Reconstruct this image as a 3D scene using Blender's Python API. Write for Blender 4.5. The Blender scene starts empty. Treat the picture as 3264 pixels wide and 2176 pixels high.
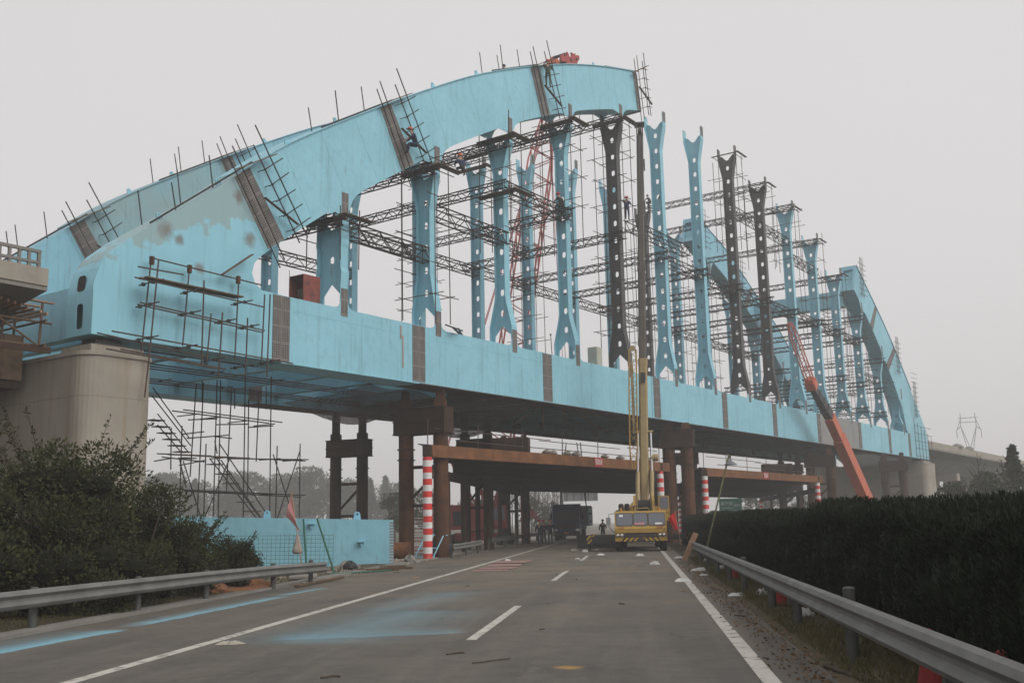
import bpy, math, random
import numpy as np
from mathutils import Vector, Matrix
from mathutils.geometry import tessellate_polygon
R = math.radians
random.seed(7); rng = np.random.default_rng(7)
scn = bpy.context.scene
COL = scn.collection

# ------------------------------------------------------------------ camera
cam = bpy.data.cameras.new('camera'); cam.lens = 36.397; cam.sensor_width = 36.0
cam.clip_start = 0.1; cam.clip_end = 4000
camo = bpy.data.objects.new('camera', cam); COL.objects.link(camo)
camo.location = (0, 0, 1.65)
camo.rotation_mode = 'XYZ'
camo.matrix_world = (Matrix.Translation((0, 0, 1.65)) @ Matrix.Rotation(R(6.57), 4, 'Z')
                     @ Matrix.Rotation(R(90 + 9.94), 4, 'X') @ Matrix.Rotation(R(-1.19), 4, 'Z'))
scn.camera = camo

# ------------------------------------------------------------------ sky, sun, exposure
SUN_DIR = Vector((0.80, -0.45, 0.68)).normalized()          # towards the sun, hidden behind the fog
world = bpy.data.worlds.new('World'); scn.world = world; world.use_nodes = True
wn = world.node_tree; wn.nodes.clear()
wo = wn.nodes.new('ShaderNodeOutputWorld'); wb = wn.nodes.new('ShaderNodeBackground')
sky = wn.nodes.new('ShaderNodeTexSky'); sky.sky_type = 'NISHITA'; sky.sun_disc = False
sky.sun_elevation = math.asin(SUN_DIR.z); sky.sun_rotation = math.atan2(SUN_DIR.x, SUN_DIR.y)
sky.air_density = 1.0; sky.dust_density = 8.0; sky.ozone_density = 1.0
hs = wn.nodes.new('ShaderNodeHueSaturation'); hs.inputs['Saturation'].default_value = 0.06
cl = wn.nodes.new('ShaderNodeMix'); cl.data_type = 'RGBA'; cl.inputs[0].default_value = 0.86   # even overcast layer over the clear sky
cl.inputs[7].default_value = (7.4, 7.22, 7.27, 1)
ctc = wn.nodes.new('ShaderNodeTexCoord'); cno = wn.nodes.new('ShaderNodeTexNoise'); cno.inputs['Scale'].default_value = 1.3; cno.inputs['Detail'].default_value = 3
ccr = wn.nodes.new('ShaderNodeMix'); ccr.data_type = 'RGBA'; ccr.inputs[6].default_value = (6.95, 6.77, 6.83, 1); ccr.inputs[7].default_value = (7.85, 7.68, 7.72, 1)   # faint unevenness of the cloud layer
wn.links.new(ctc.outputs['Generated'], cno.inputs['Vector']); wn.links.new(cno.outputs[0], ccr.inputs[0]); wn.links.new(ccr.outputs[2], cl.inputs[7])
wb.inputs['Strength'].default_value = 0.1
wn.links.new(sky.outputs[0], hs.inputs['Color']); wn.links.new(hs.outputs[0], cl.inputs[6])
wn.links.new(cl.outputs[2], wb.inputs['Color']); wn.links.new(wb.outputs[0], wo.inputs['Surface'])
sl = bpy.data.lights.new('sun', 'SUN'); sl.energy = 1.5; sl.angle = R(40); sl.color = (1.0, 0.96, 0.9)
so = bpy.data.objects.new('sun', sl); COL.objects.link(so)
so.rotation_euler = SUN_DIR.to_track_quat('Z', 'Y').to_euler()
vs = scn.view_settings; vs.view_transform = 'Standard'; vs.look = 'None'; vs.exposure = 0.10; vs.gamma = 1.0
vs.use_curve_mapping = False
cy = scn.cycles; cy.use_denoising = True; cy.max_bounces = 6; cy.diffuse_bounces = 3; cy.glossy_bounces = 2
cy.transmission_bounces = 4; cy.volume_bounces = 2; cy.transparent_max_bounces = 8; cy.use_adaptive_sampling = True
cy.caustics_reflective = False; cy.caustics_refractive = False
scn.render.film_transparent = False

# ------------------------------------------------------------------ frames and helpers
BETA = R(28.34)                                  # bridge axis, clockwise from the road
BX = Vector((math.sin(BETA), math.cos(BETA), 0)); NX = Vector((-math.cos(BETA), math.sin(BETA), 0))
TH = R(90) - BETA
def W(s, t, z=0.0):
    return BX * s + NX * t + Vector((0, 0, z))

def box(lo, hi):
    x0, y0, z0 = lo; x1, y1, z1 = hi
    V = [(x0,y0,z0),(x1,y0,z0),(x1,y1,z0),(x0,y1,z0),(x0,y0,z1),(x1,y0,z1),(x1,y1,z1),(x0,y1,z1)]
    return V, [(0,3,2,1),(4,5,6,7),(0,1,5,4),(1,2,6,5),(2,3,7,6),(3,0,4,7)]
def cbox(c, d):
    return box([c[i]-d[i]/2 for i in range(3)], [c[i]+d[i]/2 for i in range(3)])
def cat(*parts):
    V, F = [], []
    for v, f in parts:
        n = len(V); V += list(v); F += [tuple(i+n for i in q) for q in f]
    return V, F
def tube(p, q, r, n=8, r2=None, caps=True):
    p, q = Vector(p), Vector(q); d = (q-p)
    if d.length < 1e-6: d = Vector((0,0,1))
    d.normalize(); a = d.orthogonal().normalized(); b = d.cross(a); r2 = r if r2 is None else r2
    V, F = [], []
    for c, rr in ((p, r), (q, r2)):
        for k in range(n):
            w = 2*math.pi*k/n; V.append(tuple(c + a*(rr*math.cos(w)) + b*(rr*math.sin(w))))
    for k in range(n):
        F.append((k, (k+1) % n, n+(k+1) % n, n+k))
    if caps: F += [tuple(range(n))[::-1], tuple(range(n, 2*n))]
    return V, F
def path_tube(pts, r, n=8):
    pts = [Vector(p) for p in pts]; V, F = [], []
    a = (pts[1]-pts[0]).normalized().orthogonal().normalized()
    rs = r if isinstance(r, (list, tuple)) else [r]*len(pts)
    for i, p in enumerate(pts):
        d = (pts[min(i+1, len(pts)-1)]-pts[max(i-1, 0)]).normalized()
        a = (a - d*a.dot(d)).normalized(); b = d.cross(a)
        for k in range(n):
            w = 2*math.pi*k/n; V.append(tuple(p + a*(rs[i]*math.cos(w)) + b*(rs[i]*math.sin(w))))
    for i in range(len(pts)-1):
        for k in range(n):
            F.append((i*n+k, i*n+(k+1) % n, (i+1)*n+(k+1) % n, (i+1)*n+k))
    F += [tuple(range(n))[::-1], tuple(range((len(pts)-1)*n, len(pts)*n))]
    return V, F
def lathe(prof, c=(0,0,0), n=20, axis='z'):
    V, F = [], []
    for r, h in prof:
        for k in range(n):
            w = 2*math.pi*k/n; x, y, z = r*math.cos(w), r*math.sin(w), h
            if axis == 'x': x, y, z = z, x, y
            if axis == 'y': x, y, z = y, z, x
            V.append((c[0]+x, c[1]+y, c[2]+z))
    m = len(prof)
    for i in range(m-1):
        for k in range(n):
            F.append((i*n+k, i*n+(k+1) % n, (i+1)*n+(k+1) % n, (i+1)*n+k))
    F += [tuple(range(n))[::-1], tuple(range((m-1)*n, m*n))]
    return V, F
def ext(loops, f, a, b, skip=()):
    """extrude a 2-D outline with holes between w=a and w=b; f(u,v,w)->xyz"""
    flat = [p for l in loops for p in l]
    tris = tessellate_polygon([[Vector((u, v, 0)) for u, v in l] for l in loops])
    N = len(flat)
    V = [f(u, v, a) for u, v in flat] + [f(u, v, b) for u, v in flat]
    F = [tuple(t) for t in tris] + [tuple(i+N for i in t)[::-1] for t in tris]
    o = 0
    for li, l in enumerate(loops):
        m = len(l)
        for i in range(m):
            j = (i+1) % m
            if (li, i) in skip: continue
            F.append((o+i, o+j, N+o+j, N+o+i))
        o += m
    return V, F
TZ = lambda s: (lambda u, v, w: (w, u, v))       # (t,z) outline, extruded along s
SZ = lambda u, v, w: (u, w, v)                    # (s,z) outline, extruded along t
XY = lambda u, v, w: (u, v, w)
XZ = lambda u, v, w: (u, w, v)
YZ = lambda u, v, w: (w, u, v)
def arc(cx, cy, r, a0, a1, n=6, ry=None):
    ry = r if ry is None else ry
    return [(cx+r*math.cos(R(a0+(a1-a0)*k/n)), cy+ry*math.sin(R(a0+(a1-a0)*k/n))) for k in range(n+1)]
def rrect(x0, y0, x1, y1, r, n=4):
    return (arc(x1-r, y0+r, r, -90, 0, n)+arc(x1-r, y1-r, r, 0, 90, n)+arc(x0+r, y1-r, r, 90, 180, n)+arc(x0+r, y0+r, r, 180, 270, n))
def interp(pts, x):
    xs = [p[0] for p in pts]; ys = [p[1] for p in pts]
    return float(np.interp(x, xs, ys))
def smooth_curve(pts):
    """monotone cubic through pts, returns f(x)"""
    xs = np.array([p[0] for p in pts], float); ys = np.array([p[1] for p in pts], float)
    d = np.diff(ys)/np.diff(xs); m = np.zeros(len(xs)); m[0], m[-1] = d[0], d[-1]
    m[1:-1] = (d[:-1]+d[1:])/2
    def f(x):
        i = int(np.clip(np.searchsorted(xs, x)-1, 0, len(xs)-2)); h = xs[i+1]-xs[i]; t = (x-xs[i])/h
        if t < 0: return float(ys[i]+m[i]*(x-xs[i]))
        if t > 1: return float(ys[i+1]+m[i+1]*(x-xs[i+1]))
        return float((2*t**3-3*t**2+1)*ys[i]+(t**3-2*t**2+t)*h*m[i]+(-2*t**3+3*t**2)*ys[i+1]+(t**3-t**2)*h*m[i+1])
    return f

def mk_mesh(name, V, F, mat, smooth=False, uv=None):
    me = bpy.data.meshes.new(name); me.from_pydata([tuple(v) for v in V], [], [tuple(f) for f in F])
    if mat is not None:
        for m in (mat if isinstance(mat, (list, tuple)) else [mat]): me.materials.append(m)
    if smooth:
        me.polygons.foreach_set('use_smooth', [True]*len(me.polygons))
    if uv is not None:
        ul = me.uv_layers.new(name='UVMap')
        for li, l in enumerate(me.loops): ul.data[li].uv = uv[l.vertex_index]
    me.update()
    return me
_unit = {}
def unit_pole(mat, n=8):
    k = (mat.name, n)
    if k not in _unit:
        V, F = tube((0,0,0), (0,0,1), 1.0, n); _unit[k] = mk_mesh('pole', V, F, mat)
    return _unit[k]
def pole_matrix(p, q, r):
    p, q = Vector(p), Vector(q); d = q-p
    return Matrix.Translation(p) @ d.to_track_quat('Z', 'Y').to_matrix().to_4x4() @ Matrix.Diagonal((r, r, d.length, 1))
def tag(o, label=None, cat=None, group=None, kind=None):
    if label: o['label'] = label
    if cat: o['category'] = cat
    if group: o['group'] = group
    if kind: o['kind'] = kind
    return o
class Thing:
    """an Empty at the thing's base; parts are given in absolute frame coordinates ('W' world, 'B' = s,t,z of the bridge)"""
    def __init__(self, name, label, cat, org, frame='W', group=None):
        self.root = bpy.data.objects.new(name, None); COL.objects.link(self.root)
        self.root.empty_display_size = 0.3
        self.o = Vector(org)
        if frame == 'B':
            self.root.location = W(*org); self.root.rotation_euler = (0, 0, TH)
        else:
            self.root.location = org
        tag(self.root, label, cat, group)
    def add(self, name, vf, mat, parent=None, smooth=False, uv=None, label=None, kind=None):
        V = [tuple(Vector(v)-self.o) for v in vf[0]]
        o = bpy.data.objects.new(name, mk_mesh(name, V, vf[1], mat, smooth, uv)); COL.objects.link(o)
        o.parent = parent or self.root
        return tag(o, label, None, None, kind)
    def pole(self, p, q, r, mat, name='pole', n=8):
        o = bpy.data.objects.new(name, unit_pole(mat, n)); COL.objects.link(o); o.parent = self.root
        o.matrix_local = pole_matrix(Vector(p)-self.o, Vector(q)-self.o, r)
        return o
    def put(self, name, me, mtx, parent=None):
        o = bpy.data.objects.new(name, me); COL.objects.link(o); o.parent = parent or self.root
        o.matrix_local = Matrix.Translation(-self.o) @ mtx
        return o
def single(name, label, cat, vf, mat, org, frame='W', group=None, smooth=False, kind=None, uv=None):
    V = [tuple(Vector(v)-Vector(org)) for v in vf[0]]
    o = bpy.data.objects.new(name, mk_mesh(name, V, vf[1], mat, smooth, uv)); COL.objects.link(o)
    if frame == 'B':
        o.location = W(*org); o.rotation_euler = (0, 0, TH)
    else:
        o.location = org
    return tag(o, label, cat, group, kind)
def struct(name, vf, mat, smooth=False, parent=None):
    o = bpy.data.objects.new(name, mk_mesh(name, vf[0], vf[1], mat, smooth)); COL.objects.link(o)
    if parent: o.parent = parent
    else: o['kind'] = 'structure'
    return o
def copy_tree(o, parent=None):
    c = o.copy(); COL.objects.link(c); c.parent = parent
    for ch in o.children: copy_tree(ch, c)
    return c

# ------------------------------------------------------------------ materials
def nodes(name):
    m = bpy.data.materials.new(name); m.use_nodes = True; nt = m.node_tree; nt.nodes.clear()
    o = nt.nodes.new('ShaderNodeOutputMaterial'); b = nt.nodes.new('ShaderNodeBsdfPrincipled')
    nt.links.new(b.outputs[0], o.inputs[0]); return m, nt, b
def tc(nt, kind='Object', scale=(1,1,1), rot=(0,0,0), loc=(0,0,0)):
    t = nt.nodes.new('ShaderNodeTexCoord'); mp = nt.nodes.new('ShaderNodeMapping')
    mp.inputs['Scale'].default_value = scale; mp.inputs['Rotation'].default_value = rot; mp.inputs['Location'].default_value = loc
    nt.links.new(t.outputs[kind], mp.inputs[0]); return mp.outputs[0]
def noise(nt, vec, scale, detail=5, rough=0.6):
    n = nt.nodes.new('ShaderNodeTexNoise'); n.inputs['Scale'].default_value = scale
    n.inputs['Detail'].default_value = detail; n.inputs['Roughness'].default_value = rough
    nt.links.new(vec, n.inputs['Vector']); return n.outputs[0]
def ramp(nt, fac, a, b, ca=(0,0,0), cb=(1,1,1)):
    r = nt.nodes.new('ShaderNodeValToRGB'); r.color_ramp.elements[0].position = a; r.color_ramp.elements[1].position = b
    r.color_ramp.elements[0].color = (*ca, 1); r.color_ramp.elements[1].color = (*cb, 1)
    nt.links.new(fac, r.inputs[0]); return r.outputs[0]
def mix(nt, fac, a, b):
    m = nt.nodes.new('ShaderNodeMix'); m.data_type = 'RGBA'
    for s, i in ((fac, 0), (a, 6), (b, 7)):
        if isinstance(s, (int, float)): m.inputs[i].default_value = s
        elif isinstance(s, (tuple, list)): m.inputs[i].default_value = (*s, 1)
        else: nt.links.new(s, m.inputs[i])
    return m.outputs[2]
def mth(nt, op, a, b=None, c=None):
    m = nt.nodes.new('ShaderNodeMath'); m.operation = op
    for i, s in enumerate((a, b, c)):
        if s is None: continue
        if isinstance(s, (int, float)): m.inputs[i].default_value = s
        else: nt.links.new(s, m.inputs[i])
    return m.outputs[0]
def bump(nt, b, h, strength=0.3, dist=0.02):
    n = nt.nodes.new('ShaderNodeBump'); n.inputs['Strength'].default_value = strength; n.inputs['Distance'].default_value = dist
    nt.links.new(h, n.inputs['Height']); nt.links.new(n.outputs[0], b.inputs['Normal'])
def M(name, c, c2=None, sc=2.0, rough=0.6, metal=0.0, bmp=0.0, bsc=30.0, streak=None, sblend=(.56,.74), sscale=(5,5,.3), spots=None, spsc=1.3, spr=(.66,.74), spec=None):
    m, nt, b = nodes(name); v = tc(nt)
    c2 = c2 or tuple(x*0.78 for x in c)
    col = mix(nt, ramp(nt, noise(nt, v, sc), .35, .68), c, c2)
    if streak: col = mix(nt, mth(nt, 'MULTIPLY', ramp(nt, noise(nt, tc(nt, scale=sscale), 1.6, 4), *sblend), 0.8), col, streak)
    if spots: col = mix(nt, ramp(nt, noise(nt, v, spsc, 6, .65), *spr), col, spots)
    nt.links.new(col, b.inputs['Base Color']); b.inputs['Roughness'].default_value = rough; b.inputs['Metallic'].default_value = metal
    if spec is not None: b.inputs['Specular IOR Level'].default_value = spec
    if bmp: bump(nt, b, noise(nt, v, bsc, 4), bmp)
    return m
BLUE = (0.265, 0.545, 0.655); BLUE2 = (0.23, 0.49, 0.59)
def blue_paint(name, c, c2, dirt, rust=.62):
    m, nt, b = nodes(name); v = tc(nt)
    col = mix(nt, ramp(nt, noise(nt, v, .35, 6), .32, .68), c, c2)
    col = mix(nt, mth(nt, 'MULTIPLY', ramp(nt, noise(nt, v, 2.3, 7, .7), .50, .72), .35), col, tuple(x*.72 for x in c2))
    col = mix(nt, mth(nt, 'MULTIPLY', ramp(nt, noise(nt, tc(nt, scale=(2.6,2.6,.16)), 1.5, 6), .54, .76), dirt), col, (.15,.27,.31))
    col = mix(nt, mth(nt, 'MULTIPLY', ramp(nt, noise(nt, tc(nt, scale=(4.5,4.5,.35), loc=(7,3,1)), 1.2, 6, .65), rust, rust+.09), .6), col, (.20,.155,.12))
    col = mix(nt, mth(nt, 'MULTIPLY', ramp(nt, noise(nt, tc(nt, loc=(3,8,2)), 1.1, 8, .75), .64, .70), .55), col, (.36,.47,.49))
    nt.links.new(col, b.inputs['Base Color']); b.inputs['Specular IOR Level'].default_value = .4
    nt.links.new(ramp(nt, noise(nt, v, 1.2, 5), .3, .7, (.42,.42,.42), (.66,.66,.66)), b.inputs['Roughness'])
    bump(nt, b, noise(nt, v, .55, 3), .25, .25)
    return m
m_blue = blue_paint('blue_steel_paint', BLUE, BLUE2, .55)
m_bluef = blue_paint('blue_steel_paint_far', (.235,.49,.60), (.195,.425,.525), .6)
m_patchy, nt, b = nodes('blue_paint_with_grey_primer')
v = tc(nt); _s = nt.nodes.new('ShaderNodeSeparateXYZ'); nt.links.new(v, _s.inputs[0])
col = mix(nt, ramp(nt, noise(nt, v, .5), .35, .68), BLUE, (0.23, 0.49, 0.59))
# bare primer left below the top edge of the arch foot (object coordinates of the bridge)
_k = mth(nt, 'ADD', mth(nt, 'SUBTRACT', _s.outputs[2], 4.75), mth(nt, 'MULTIPLY', mth(nt, 'SUBTRACT', noise(nt, v, .9, 5, .55), .5), 3.4))
_k = mth(nt, 'ADD', _k, mth(nt, 'MULTIPLY', mth(nt, 'ADD', _s.outputs[0], 8.6), -.42))
col = mix(nt, mth(nt, 'MULTIPLY', ramp(nt, _k, .0, .16), .85), col, (.27, .375, .385))
for _x, _z, _r in ((-6.4,6.85,.34),(-10.0,4.55,.40),(-5.75,5.1,.36),(-8.3,3.35,.30),(-9.3,4.3,.25)):
    _d = nt.nodes.new('ShaderNodeVectorMath'); _d.operation = 'DISTANCE'; nt.links.new(v, _d.inputs[0]); _d.inputs[1].default_value = (_x, -6.77, _z)
    _m = ramp(nt, mth(nt, 'ADD', _d.outputs['Value'], mth(nt, 'MULTIPLY', mth(nt, 'SUBTRACT', noise(nt, v, 3, 4), .5), .45)), _r*.35, _r*1.15, (1,1,1), (0,0,0))
    col = mix(nt, mth(nt, 'MULTIPLY', _m, .8), col, (.17,.135,.11))
col = mix(nt, mth(nt, 'MULTIPLY', ramp(nt, noise(nt, tc(nt, scale=(3,3,.22)), 1.6, 4), .56, .8), .6), col, (.16,.31,.36))
nt.links.new(col, b.inputs['Base Color']); b.inputs['Roughness'].default_value = .58; b.inputs['Specular IOR Level'].default_value = .3
m_greyblue = M('weathered_grey_blue_primer', (.255,.37,.39), (.22,.42,.49), sc=.5, rough=.65, spec=.25, streak=(.16,.22,.23), spots=(.15,.12,.10), spsc=.5, spr=(.70,.76))
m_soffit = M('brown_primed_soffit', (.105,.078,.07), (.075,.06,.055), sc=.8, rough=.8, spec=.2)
m_grey = M('dark_grey_primer', (0.10,0.097,0.098), (0.075,0.072,0.072), sc=.8, rough=.7, spec=.25, streak=(.15,.12,.1), sblend=(.64,.8))
m_lgrey = M('grey_primer', (0.27,0.27,0.27), (0.22,0.22,0.225), sc=.6, rough=.7, spec=.25, streak=(.17,.165,.16))
m_rust = M('rusty_steel', (0.115,0.048,0.022), (0.052,0.027,0.017), sc=1.6, rough=.85, spec=.2, bmp=.2, streak=(.16,.07,.026), sblend=(.58,.74))
m_rustd = M('dark_rusty_steel', (0.06,0.033,0.022), (0.035,0.022,0.017), sc=1.4, rough=.85, spec=.2, streak=(.10,.045,.02))
m_rusto = M('orange_rusty_beam', (0.21,0.092,0.038), (0.125,0.056,0.026), sc=1.1, rough=.8, spec=.2, streak=(.10,.05,.03), sscale=(1.2,1.2,.4))
m_tube = M('scaffold_tube_rust', (0.085,0.055,0.042), (0.055,0.04,0.035), sc=1.0, rough=.8, spec=.25)
m_tubed = M('scaffold_tube_dark', (0.045,0.038,0.036), (0.033,0.03,0.03), sc=1.0, rough=.8, spec=.25)
m_wood = M('scaffold_boards', (0.15,0.10,0.065), (0.09,0.065,0.045), sc=3, rough=.85, spec=.15)
m_woodl = M('fresh_timber', (0.42,0.26,0.17), (0.34,0.21,0.14), sc=3, rough=.8, spec=.2)
m_conc = M('concrete', (0.33,0.30,0.255), (0.26,0.235,0.20), sc=.5, rough=.9, spec=.2, bmp=.12, bsc=14, streak=(.25,.20,.145), sblend=(.5,.72), sscale=(2.2,2.2,.1), spots=(.24,.225,.205), spsc=.8, spr=(.6,.76))
_nt = m_conc.node_tree; _bs = [n for n in _nt.nodes if n.type == 'BSDF_PRINCIPLED'][0]; _src = _bs.inputs['Base Color'].links[0].from_socket
_sp = _nt.nodes.new('ShaderNodeSeparateXYZ'); _nt.links.new(tc(_nt), _sp.inputs[0])
_jl = mth(_nt, 'LESS_THAN', mth(_nt, 'ABSOLUTE', mth(_nt, 'SUBTRACT', mth(_nt, 'FRACT', mth(_nt, 'ADD', mth(_nt, 'DIVIDE', _sp.outputs[2], 1.95), mth(_nt, 'MULTIPLY', noise(_nt, tc(_nt), 1.0, 2), .012))), .5)), .011)
_nt.links.new(mix(_nt, mth(_nt, 'MULTIPLY', _jl, .45), _src, (.17,.15,.125)), _bs.inputs['Base Color'])
m_concd = M('dirty_concrete', (0.24,0.225,0.205), (0.18,0.17,0.155), sc=.6, rough=.9, spec=.2, streak=(.13,.115,.1))
m_galv = M('galvanised_steel', (0.20,0.20,0.19), (0.135,0.132,0.125), sc=2, rough=.6, metal=.3, bmp=.05, streak=(.16,.14,.12), sblend=(.6,.78), sscale=(1.2,1.2,6))
m_galvd = M('galvanised_post', (0.10,0.105,0.10), (0.07,0.072,0.07), sc=3, rough=.6, metal=.4)
m_black = M('black_rubber', (0.018,0.018,0.018), (0.03,0.028,0.026), sc=4, rough=.85, spec=.25)
m_dark = M('dark_grey_metal', (0.035,0.035,0.037), (0.025,0.025,0.025), sc=2, rough=.6)
m_yel = M('crane_yellow_paint', (0.42,0.255,0.045), (0.33,0.20,0.045), sc=2.2, rough=.5, streak=(.33,.19,.05), sblend=(.6,.8), spec=.4)
m_boom = M('crane_boom_tan', (0.36,0.27,0.125), (0.29,0.215,0.10), sc=1.6, rough=.6, streak=(.14,.10,.055), sblend=(.52,.7), sscale=(2,2,.3))
m_boomd = M('crane_boom_greased', (0.10,0.082,0.065), (0.065,0.055,0.048), sc=1.3, rough=.55, streak=(.17,.13,.08), sscale=(3,3,.2))
m_redc = M('crane_red_paint', (0.36,0.055,0.045), (0.27,0.045,0.04), sc=1.6, rough=.6, streak=(.18,.06,.045))
m_orange = M('crane_orange_paint', (0.55,0.13,0.06), (0.47,0.11,0.055), sc=1.3, rough=.55, streak=(.33,.10,.06))
m_white = M('white_paint', (0.72,0.72,0.70), (0.62,0.62,0.60), sc=3, rough=.6)
m_red = M('red_cloth', (0.55,0.022,0.02), (0.45,0.018,0.018), sc=4, rough=.8, spec=.15)
m_pink = M('faded_pink_cloth', (0.52,0.25,0.24), (0.45,0.20,0.20), sc=4, rough=.85, spec=.15)
m_signred = M('sign_red', (0.36,0.02,0.022), (0.30,0.02,0.02), sc=4, rough=.6)
m_signgreen = M('sign_green', (0.02,0.17,0.125), (0.02,0.15,0.11), sc=4, rough=.5)
m_green = M('green_fence_paint', (0.02,0.12,0.075), (0.016,0.095,0.06), sc=5, rough=.5)
m_lblue = M('light_blue_paint', (0.25,0.52,0.66), (0.21,0.46,0.6), sc=4, rough=.5)
m_dblue = M('dark_blue_paint', (0.035,0.05,0.17), (0.028,0.038,0.12), sc=3, rough=.4)
m_rustbox = M('rusty_red_cabinet', (0.23,0.055,0.04), (0.15,0.04,0.03), sc=3, rough=.75, spots=(.07,.035,.03), spsc=2.2, spr=(.56,.66))
m_glass, _nt, _b = nodes('dusty_glass'); _b.inputs['Base Color'].default_value = (.10,.11,.13,1); _b.inputs['Roughness'].default_value = .12; _b.inputs['Specular IOR Level'].default_value = .9
m_chrome, _nt, _b = nodes('chrome'); _b.inputs['Base Color'].default_value = (.7,.7,.7,1); _b.inputs['Roughness'].default_value = .2; _b.inputs['Metallic'].default_value = 1
m_plastic = M('white_plastic_film', (0.62,0.62,0.60), (0.5,0.5,0.48), sc=6, rough=.45)
m_amber = M('amber_lens', (0.6,0.22,0.03), rough=.3)
m_hazard, nt, b = nodes('hazard_stripes')
_v = nt.nodes.new('ShaderNodeSeparateXYZ'); nt.links.new(tc(nt), _v.inputs[0])
_ax = mth(nt, 'ABSOLUTE', mth(nt, 'SUBTRACT', _v.outputs[0], 0.0))
_st = mth(nt, 'GREATER_THAN', mth(nt, 'FRACT', mth(nt, 'MULTIPLY', mth(nt, 'ADD', _ax, _v.outputs[2]), 3.6)), .5)
nt.links.new(mix(nt, _st, (.5,.29,.035), (.02,.02,.02)), b.inputs['Base Color']); b.inputs['Roughness'].default_value = .6
m_stripe, nt, b = nodes('red_white_bands')
_v = nt.nodes.new('ShaderNodeSeparateXYZ'); nt.links.new(tc(nt), _v.inputs[0])
_st = mth(nt, 'GREATER_THAN', mth(nt, 'FRACT', mth(nt, 'MULTIPLY', mth(nt, 'ADD', _v.outputs[2], .07), 1.62)), .5)
_cl = mix(nt, _st, (.62,.03,.025), (.68,.68,.67))
_cl = mix(nt, ramp(nt, noise(nt, tc(nt), 3, 6), .58, .75), _cl, (.33,.27,.24))
nt.links.new(_cl, b.inputs['Base Color']); b.inputs['Roughness'].default_value = .6
# bolted splice plate: rows of drilled holes laid out from the plate's own UV (metres)
m_splice, nt, b = nodes('drilled_splice_plate')
_t = nt.nodes.new('ShaderNodeUVMap'); _s = nt.nodes.new('ShaderNodeSeparateXYZ'); nt.links.new(_t.outputs[0], _s.inputs[0])
U, Vv = _s.outputs[0], _s.outputs[1]; P = .105
_du = mth(nt, 'SUBTRACT', mth(nt, 'FRACT', mth(nt, 'DIVIDE', U, P)), .5); _dv = mth(nt, 'SUBTRACT', mth(nt, 'FRACT', mth(nt, 'DIVIDE', Vv, P)), .5)
_d = mth(nt, 'SQRT', mth(nt, 'ADD', mth(nt, 'MULTIPLY', _du, _du), mth(nt, 'MULTIPLY', _dv, _dv)))
_h = mth(nt, 'LESS_THAN', _d, .34)
_h = mth(nt, 'MULTIPLY', _h, mth(nt, 'GREATER_THAN', mth(nt, 'FRACT', mth(nt, 'DIVIDE', Vv, P*7)), .143))
_h = mth(nt, 'MULTIPLY', _h, mth(nt, 'GREATER_THAN', mth(nt, 'ABSOLUTE', U), P*.5))
_c = mix(nt, ramp(nt, noise(nt, tc(nt), 2.2, 6), .35, .7), (.19,.172,.158), (.125,.112,.104))
_c = mix(nt, _h, _c, (.035,.033,.032))
nt.links.new(_c, b.inputs['Base Color']); b.inputs['Roughness'].default_value = .75
def foliage(name, c, c2, c3=None):
    m, nt, b = nodes(name); oi = nt.nodes.new('ShaderNodeObjectInfo')
    g = nt.nodes.new('ShaderNodeNewGeometry')
    col = mix(nt, ramp(nt, noise(nt, tc(nt), 2.2, 4), .36, .66), c, c2)
    col = mix(nt, mth(nt, 'MULTIPLY', g.outputs['Random Per Island'], .6), col, c3 or tuple(x*1.5 for x in c))
    h = nt.nodes.new('ShaderNodeHueSaturation'); nt.links.new(col, h.inputs['Color'])
    nt.links.new(mth(nt, 'ADD', mth(nt, 'MULTIPLY', oi.outputs['Random'], .4), .8), h.inputs['Value'])
    nt.links.new(h.outputs[0], b.inputs['Base Color']); b.inputs['Roughness'].default_value = .7; b.inputs['Specular IOR Level'].default_value = .2
    return m
m_leaf = foliage('shrub_leaves', (.032,.042,.013), (.02,.028,.010), (.075,.07,.024))
m_shrubcore = M('shrub_core_shade', (.016,.017,.009), (.011,.012,.007), rough=.9, spec=.1)  # filler colour, darkened to stand in for shade inside the shrub
m_hedge = foliage('hedge_needles', (.011,.018,.008), (.007,.012,.006), (.018,.027,.011))
m_pine = foliage('pine_needles', (.04,.055,.025), (.03,.042,.02))
m_far = foliage('woodland_leaves', (.05,.06,.03), (.04,.05,.026))
m_bark = M('bark', (.10,.08,.06), (.06,.05,.04), sc=6, rough=.9, spec=.1)
m_grass = foliage('dry_grass', (.085,.075,.03), (.05,.055,.02), (.15,.12,.06))
m_skin = M('skin', (.45,.26,.18), rough=.6); m_hair = M('hair', (.012,.01,.009), rough=.6)
m_jblue = M('blue_work_jacket', (.016,.024,.06), (.012,.018,.045), sc=6, rough=.9)
m_jgreen = M('camouflage_jacket', (.05,.07,.045), (.03,.045,.035), sc=9, rough=.9)
m_jdark = M('dark_clothes', (.014,.014,.018), rough=.9)
m_helm = M('orange_helmet', (.55,.09,.03), rough=.4); m_helmr = M('red_helmet', (.5,.03,.025), rough=.4); m_cone = M('shade_dark_red_rubber', (.26,.022,.02), (.2,.02,.018), rough=.75)  # cone red is darkened to stand in for shade behind the rail
# ================================================================== SETTING
def grid_sheet(x0, x1, y0, y1, nx, ny, fz):
    V = [(x0+(x1-x0)*i/nx, y0+(y1-y0)*j/ny, 0) for j in range(ny+1) for i in range(nx+1)]
    V = [(x, y, fz(x, y)) for x, y, _ in V]
    F = [(j*(nx+1)+i, j*(nx+1)+i+1, (j+1)*(nx+1)+i+1, (j+1)*(nx+1)+i) for j in range(ny) for i in range(nx)]
    return V, F
XL, XR, ROADL, ROADR, XD = -6.36, 1.30, -10.0, 1.98, -2.45
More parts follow.
